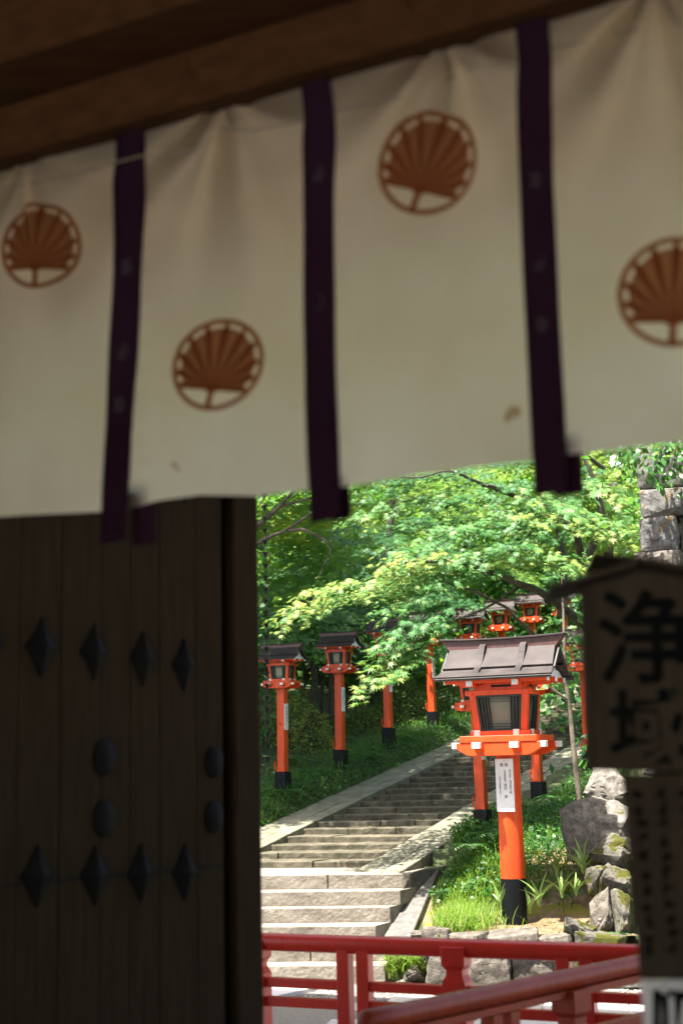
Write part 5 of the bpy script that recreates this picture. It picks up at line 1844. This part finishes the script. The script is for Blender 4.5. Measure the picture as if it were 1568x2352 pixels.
# dry fallen leaves on the soil and a few on the steps
MAT['litter'] = M_leaf('dry_leaf', [(0.0, (0.10, 0.055, 0.02)), (0.5, (0.22, 0.13, 0.05)), (1.0, (0.36, 0.25, 0.11))], 0.1, (0.3, 0.2, 0.08), 0.7)
def on_bed(rr):
    x, y = rr.uniform(0.95, 2.7), rr.uniform(14.2, 16.2)
    s_, q_ = sq(x, y)
    if q_ > -2.4 or y < wall_y(x) + 0.2: return None
    return (x, y, bed_z(x, y) + 0.012)
P = scatter(900, on_bed, rr)
L = Leaves()
n = len(P)
L.add(P, rr.normal(0, 0.25, (n, 3)) + np.array([0, 0, 1.0]), rr.normal(0, 1, (n, 3)), rr.uniform(0.018, 0.05, n), rr.uniform(0, 1, n))
def on_steps(rr):
    k = int(rr.integers(1, 24))
    z = LAND + k * H2
    s0 = (z - SP.z) / SLOPE + 0.15
    f = rr.uniform(0.03, 0.97)
    p = st(s0 + SKEW * f + rr.uniform(0.03, 0.38), -SW * f)
    return (p.x, p.y, z + 0.008)
P = scatter(420, on_steps, rr)
n = len(P)
L.add(P, rr.normal(0, 0.2, (n, 3)) + np.array([0, 0, 1.0]), rr.normal(0, 1, (n, 3)), rr.uniform(0.018, 0.04, n), rr.uniform(0, 1, n))
tag(L.build('leaf_litter', OVAL, 'litter', None), 'dry fallen leaves scattered over soil bed and steps', 'leaf litter', kind='stuff')

# strap-leaved plants round the lantern foot
def iris(x, y, Y, n, hgt, label, seed):
    rr = random.Random(seed)
    b = at(x, y, Y)
    t = tag(empty('iris_plant', b), label, 'plant', 'strap-leaved plants round the big lantern')
    for k in range(n):
        a = rr.uniform(0, 2 * PI)
        h = hgt * rr.uniform(0.55, 1.1)
        le = rr.uniform(0.2, 1.1)
        d = Vector((math.cos(a), math.sin(a) * 0.6, 0))
        s_ = Vector((-math.sin(a) * .4 + .8, math.cos(a) * .3, 0)).normalized()
        V, F = [], []
        for i, (f, wv) in enumerate(((0, .6), (.25, .9), (.5, 1), (.75, .75), (.92, .4), (1, .05))):
            c = Vector((0, 0, h * f * (1 - .45 * le * f))) + d * (h * le * f * f)
            V += [c - s_ * 0.013 * wv, c + s_ * 0.013 * wv]
            if i: F.append((2 * i - 2, 2 * i - 1, 2 * i + 1, 2 * i))
        MB().add(V, F).build('leaf', MAT['iris'], t, smooth=True)
    return t
iris(1216, 2098, 14.55, 7, 0.30, 'small strap-leaved plant hard against the black lantern foot', 1)
iris(1238, 2082, 14.75, 9, 0.36, 'strap-leaved plant just right of the black lantern foot', 2)
iris(1290, 2062, 14.8, 8, 0.32, 'strap-leaved plant in the middle of the dry soil', 3)
iris(1322, 2058, 14.7, 9, 0.34, 'pale strap-leaved plant nearest the mossy stones', 4)
iris(1338, 2008, 15.0, 10, 0.42, 'tall strap-leaved plant at the foot of the big lichen boulder', 5)
iris(1278, 2012, 15.2, 8, 0.34, 'strap-leaved plant behind the soil bed, in the half shade', 6)
iris(1148, 2086, 14.9, 8, 0.34, 'strap-leaved plant left of the lantern foot among grass', 7)

def fern(loc, az, n, ln, label, seed, group='ferns'):
    rr = random.Random(seed)
    t = tag(empty('fern', loc), label, 'fern', group)
    for k in range(n):
        a = az + (k - n / 2) * 0.75 + rr.uniform(-.2, .2)
        d = Vector((math.cos(a), math.sin(a), 0))
        sd_ = Vector((-d.y, d.x, 0))
        V, F = [], []
        m_ = 11
        for i in range(m_):
            f = (i + 1) / m_
            c = d * (ln * f) + Vector((0, 0, ln * (0.75 * f - 0.75 * f * f)))
            wv = ln * 0.26 * math.sin(PI * (0.12 + 0.88 * f)) + 0.004
            for sg in (-1, 1):
                o = len(V)
                V += [c, c + sd_ * sg * wv * .5 + d * (ln * .045), c + sd_ * sg * wv + d * (ln * .03) - Vector((0, 0, .02)), c + sd_ * sg * wv * .5 - d * (ln * .015)]
                F.append((o, o + 1, o + 2, o + 3))
        o = MB().add(V, F).build('frond', MAT['cover_solid'], t)
    return t
MAT['cover_solid'] = M_noise('fern_green', (0.035, 0.13, 0.02), (0.09, 0.24, 0.04), 5, 0.5)
MAT['stem_leaf'] = MAT['cover_solid']
fl = [((st(2.1, 0.95)), 'fern in front of the lantern foot nearest the door'), (st(3.6, 1.15), 'fern left of the second lantern foot'), (st(5.0, 1.0), 'fern between second and third lantern feet'), (st(6.6, 1.1), 'fern right of the third lantern foot'),
      (st(2.6, 1.9), 'fern in the deep shade under the rounded shrub'), (st(4.4, 1.9), 'fern in the shade under the dark low shrub')]
for i, (p, lab) in enumerate(fl):
    fern((p.x, p.y, terrain(p.x, p.y)), -PI / 2, 7, 0.42, lab, i)
fern(at(1128, 1925, 16.4), -2.2, 6, 0.36, 'ash-leaved fern beside the right stringer slab', 30)
fern(at(1085, 1950, 16.0), -2.4, 6, 0.34, 'leafy fern at the end of the cheek slab', 31)
fern(at(1285, 1840, 16.8), -1.8, 6, 0.36, 'bright fern beside the right lantern foot', 32)
fern(at(1418, 2146, 14.15), -1.7, 5, 0.14, 'tiny bright fern in a joint of the mossy stones', 33)

# broad glossy creeper over the stone stack
vn = tag(empty('creeper'), 'glossy-leaved creeper hanging over the stone stack at top right', 'creeper')
mb = MB()
L = Leaves()
rr = np.random.default_rng(4)
for (x0, y0_, x1, y1_) in ((1590, 960, 1530, 1100), (1570, 970, 1480, 1080), (1500, 980, 1450, 1075), (1450, 990, 1425, 1060), (1600, 990, 1560, 1120), (1530, 1000, 1500, 1120), (1640, 960, 1570, 1060)):
    P, ln = polyline(W([(x0, y0_, 14.5), ((x0 + x1) / 2 - 8, (y0_ + y1_) / 2, 14.35), (x1, y1_, 14.4)]), 12)
    mb.tube([tuple(p) for p in P], [0.012 - 0.0008 * i for i in range(12)], 5)
    n = 46
    i = rr.integers(1, 12, n)
    p = P[i] + rr.normal(0, 0.05, (n, 3))
    L.add(p, rr.normal(0, 0.4, (n, 3)) + np.array([-.2, -0.9, 0.5]), rr.normal(0, 0.5, (n, 3)) + np.array([0, 0, -1.0]), rr.uniform(0.07, 0.12, n), 0.55 + rr.normal(0, 0.25, n))
mb.build('stem', MAT['bark_pale'], vn, smooth=True)
L.build('foliage', OVAL, 'broad', vn)
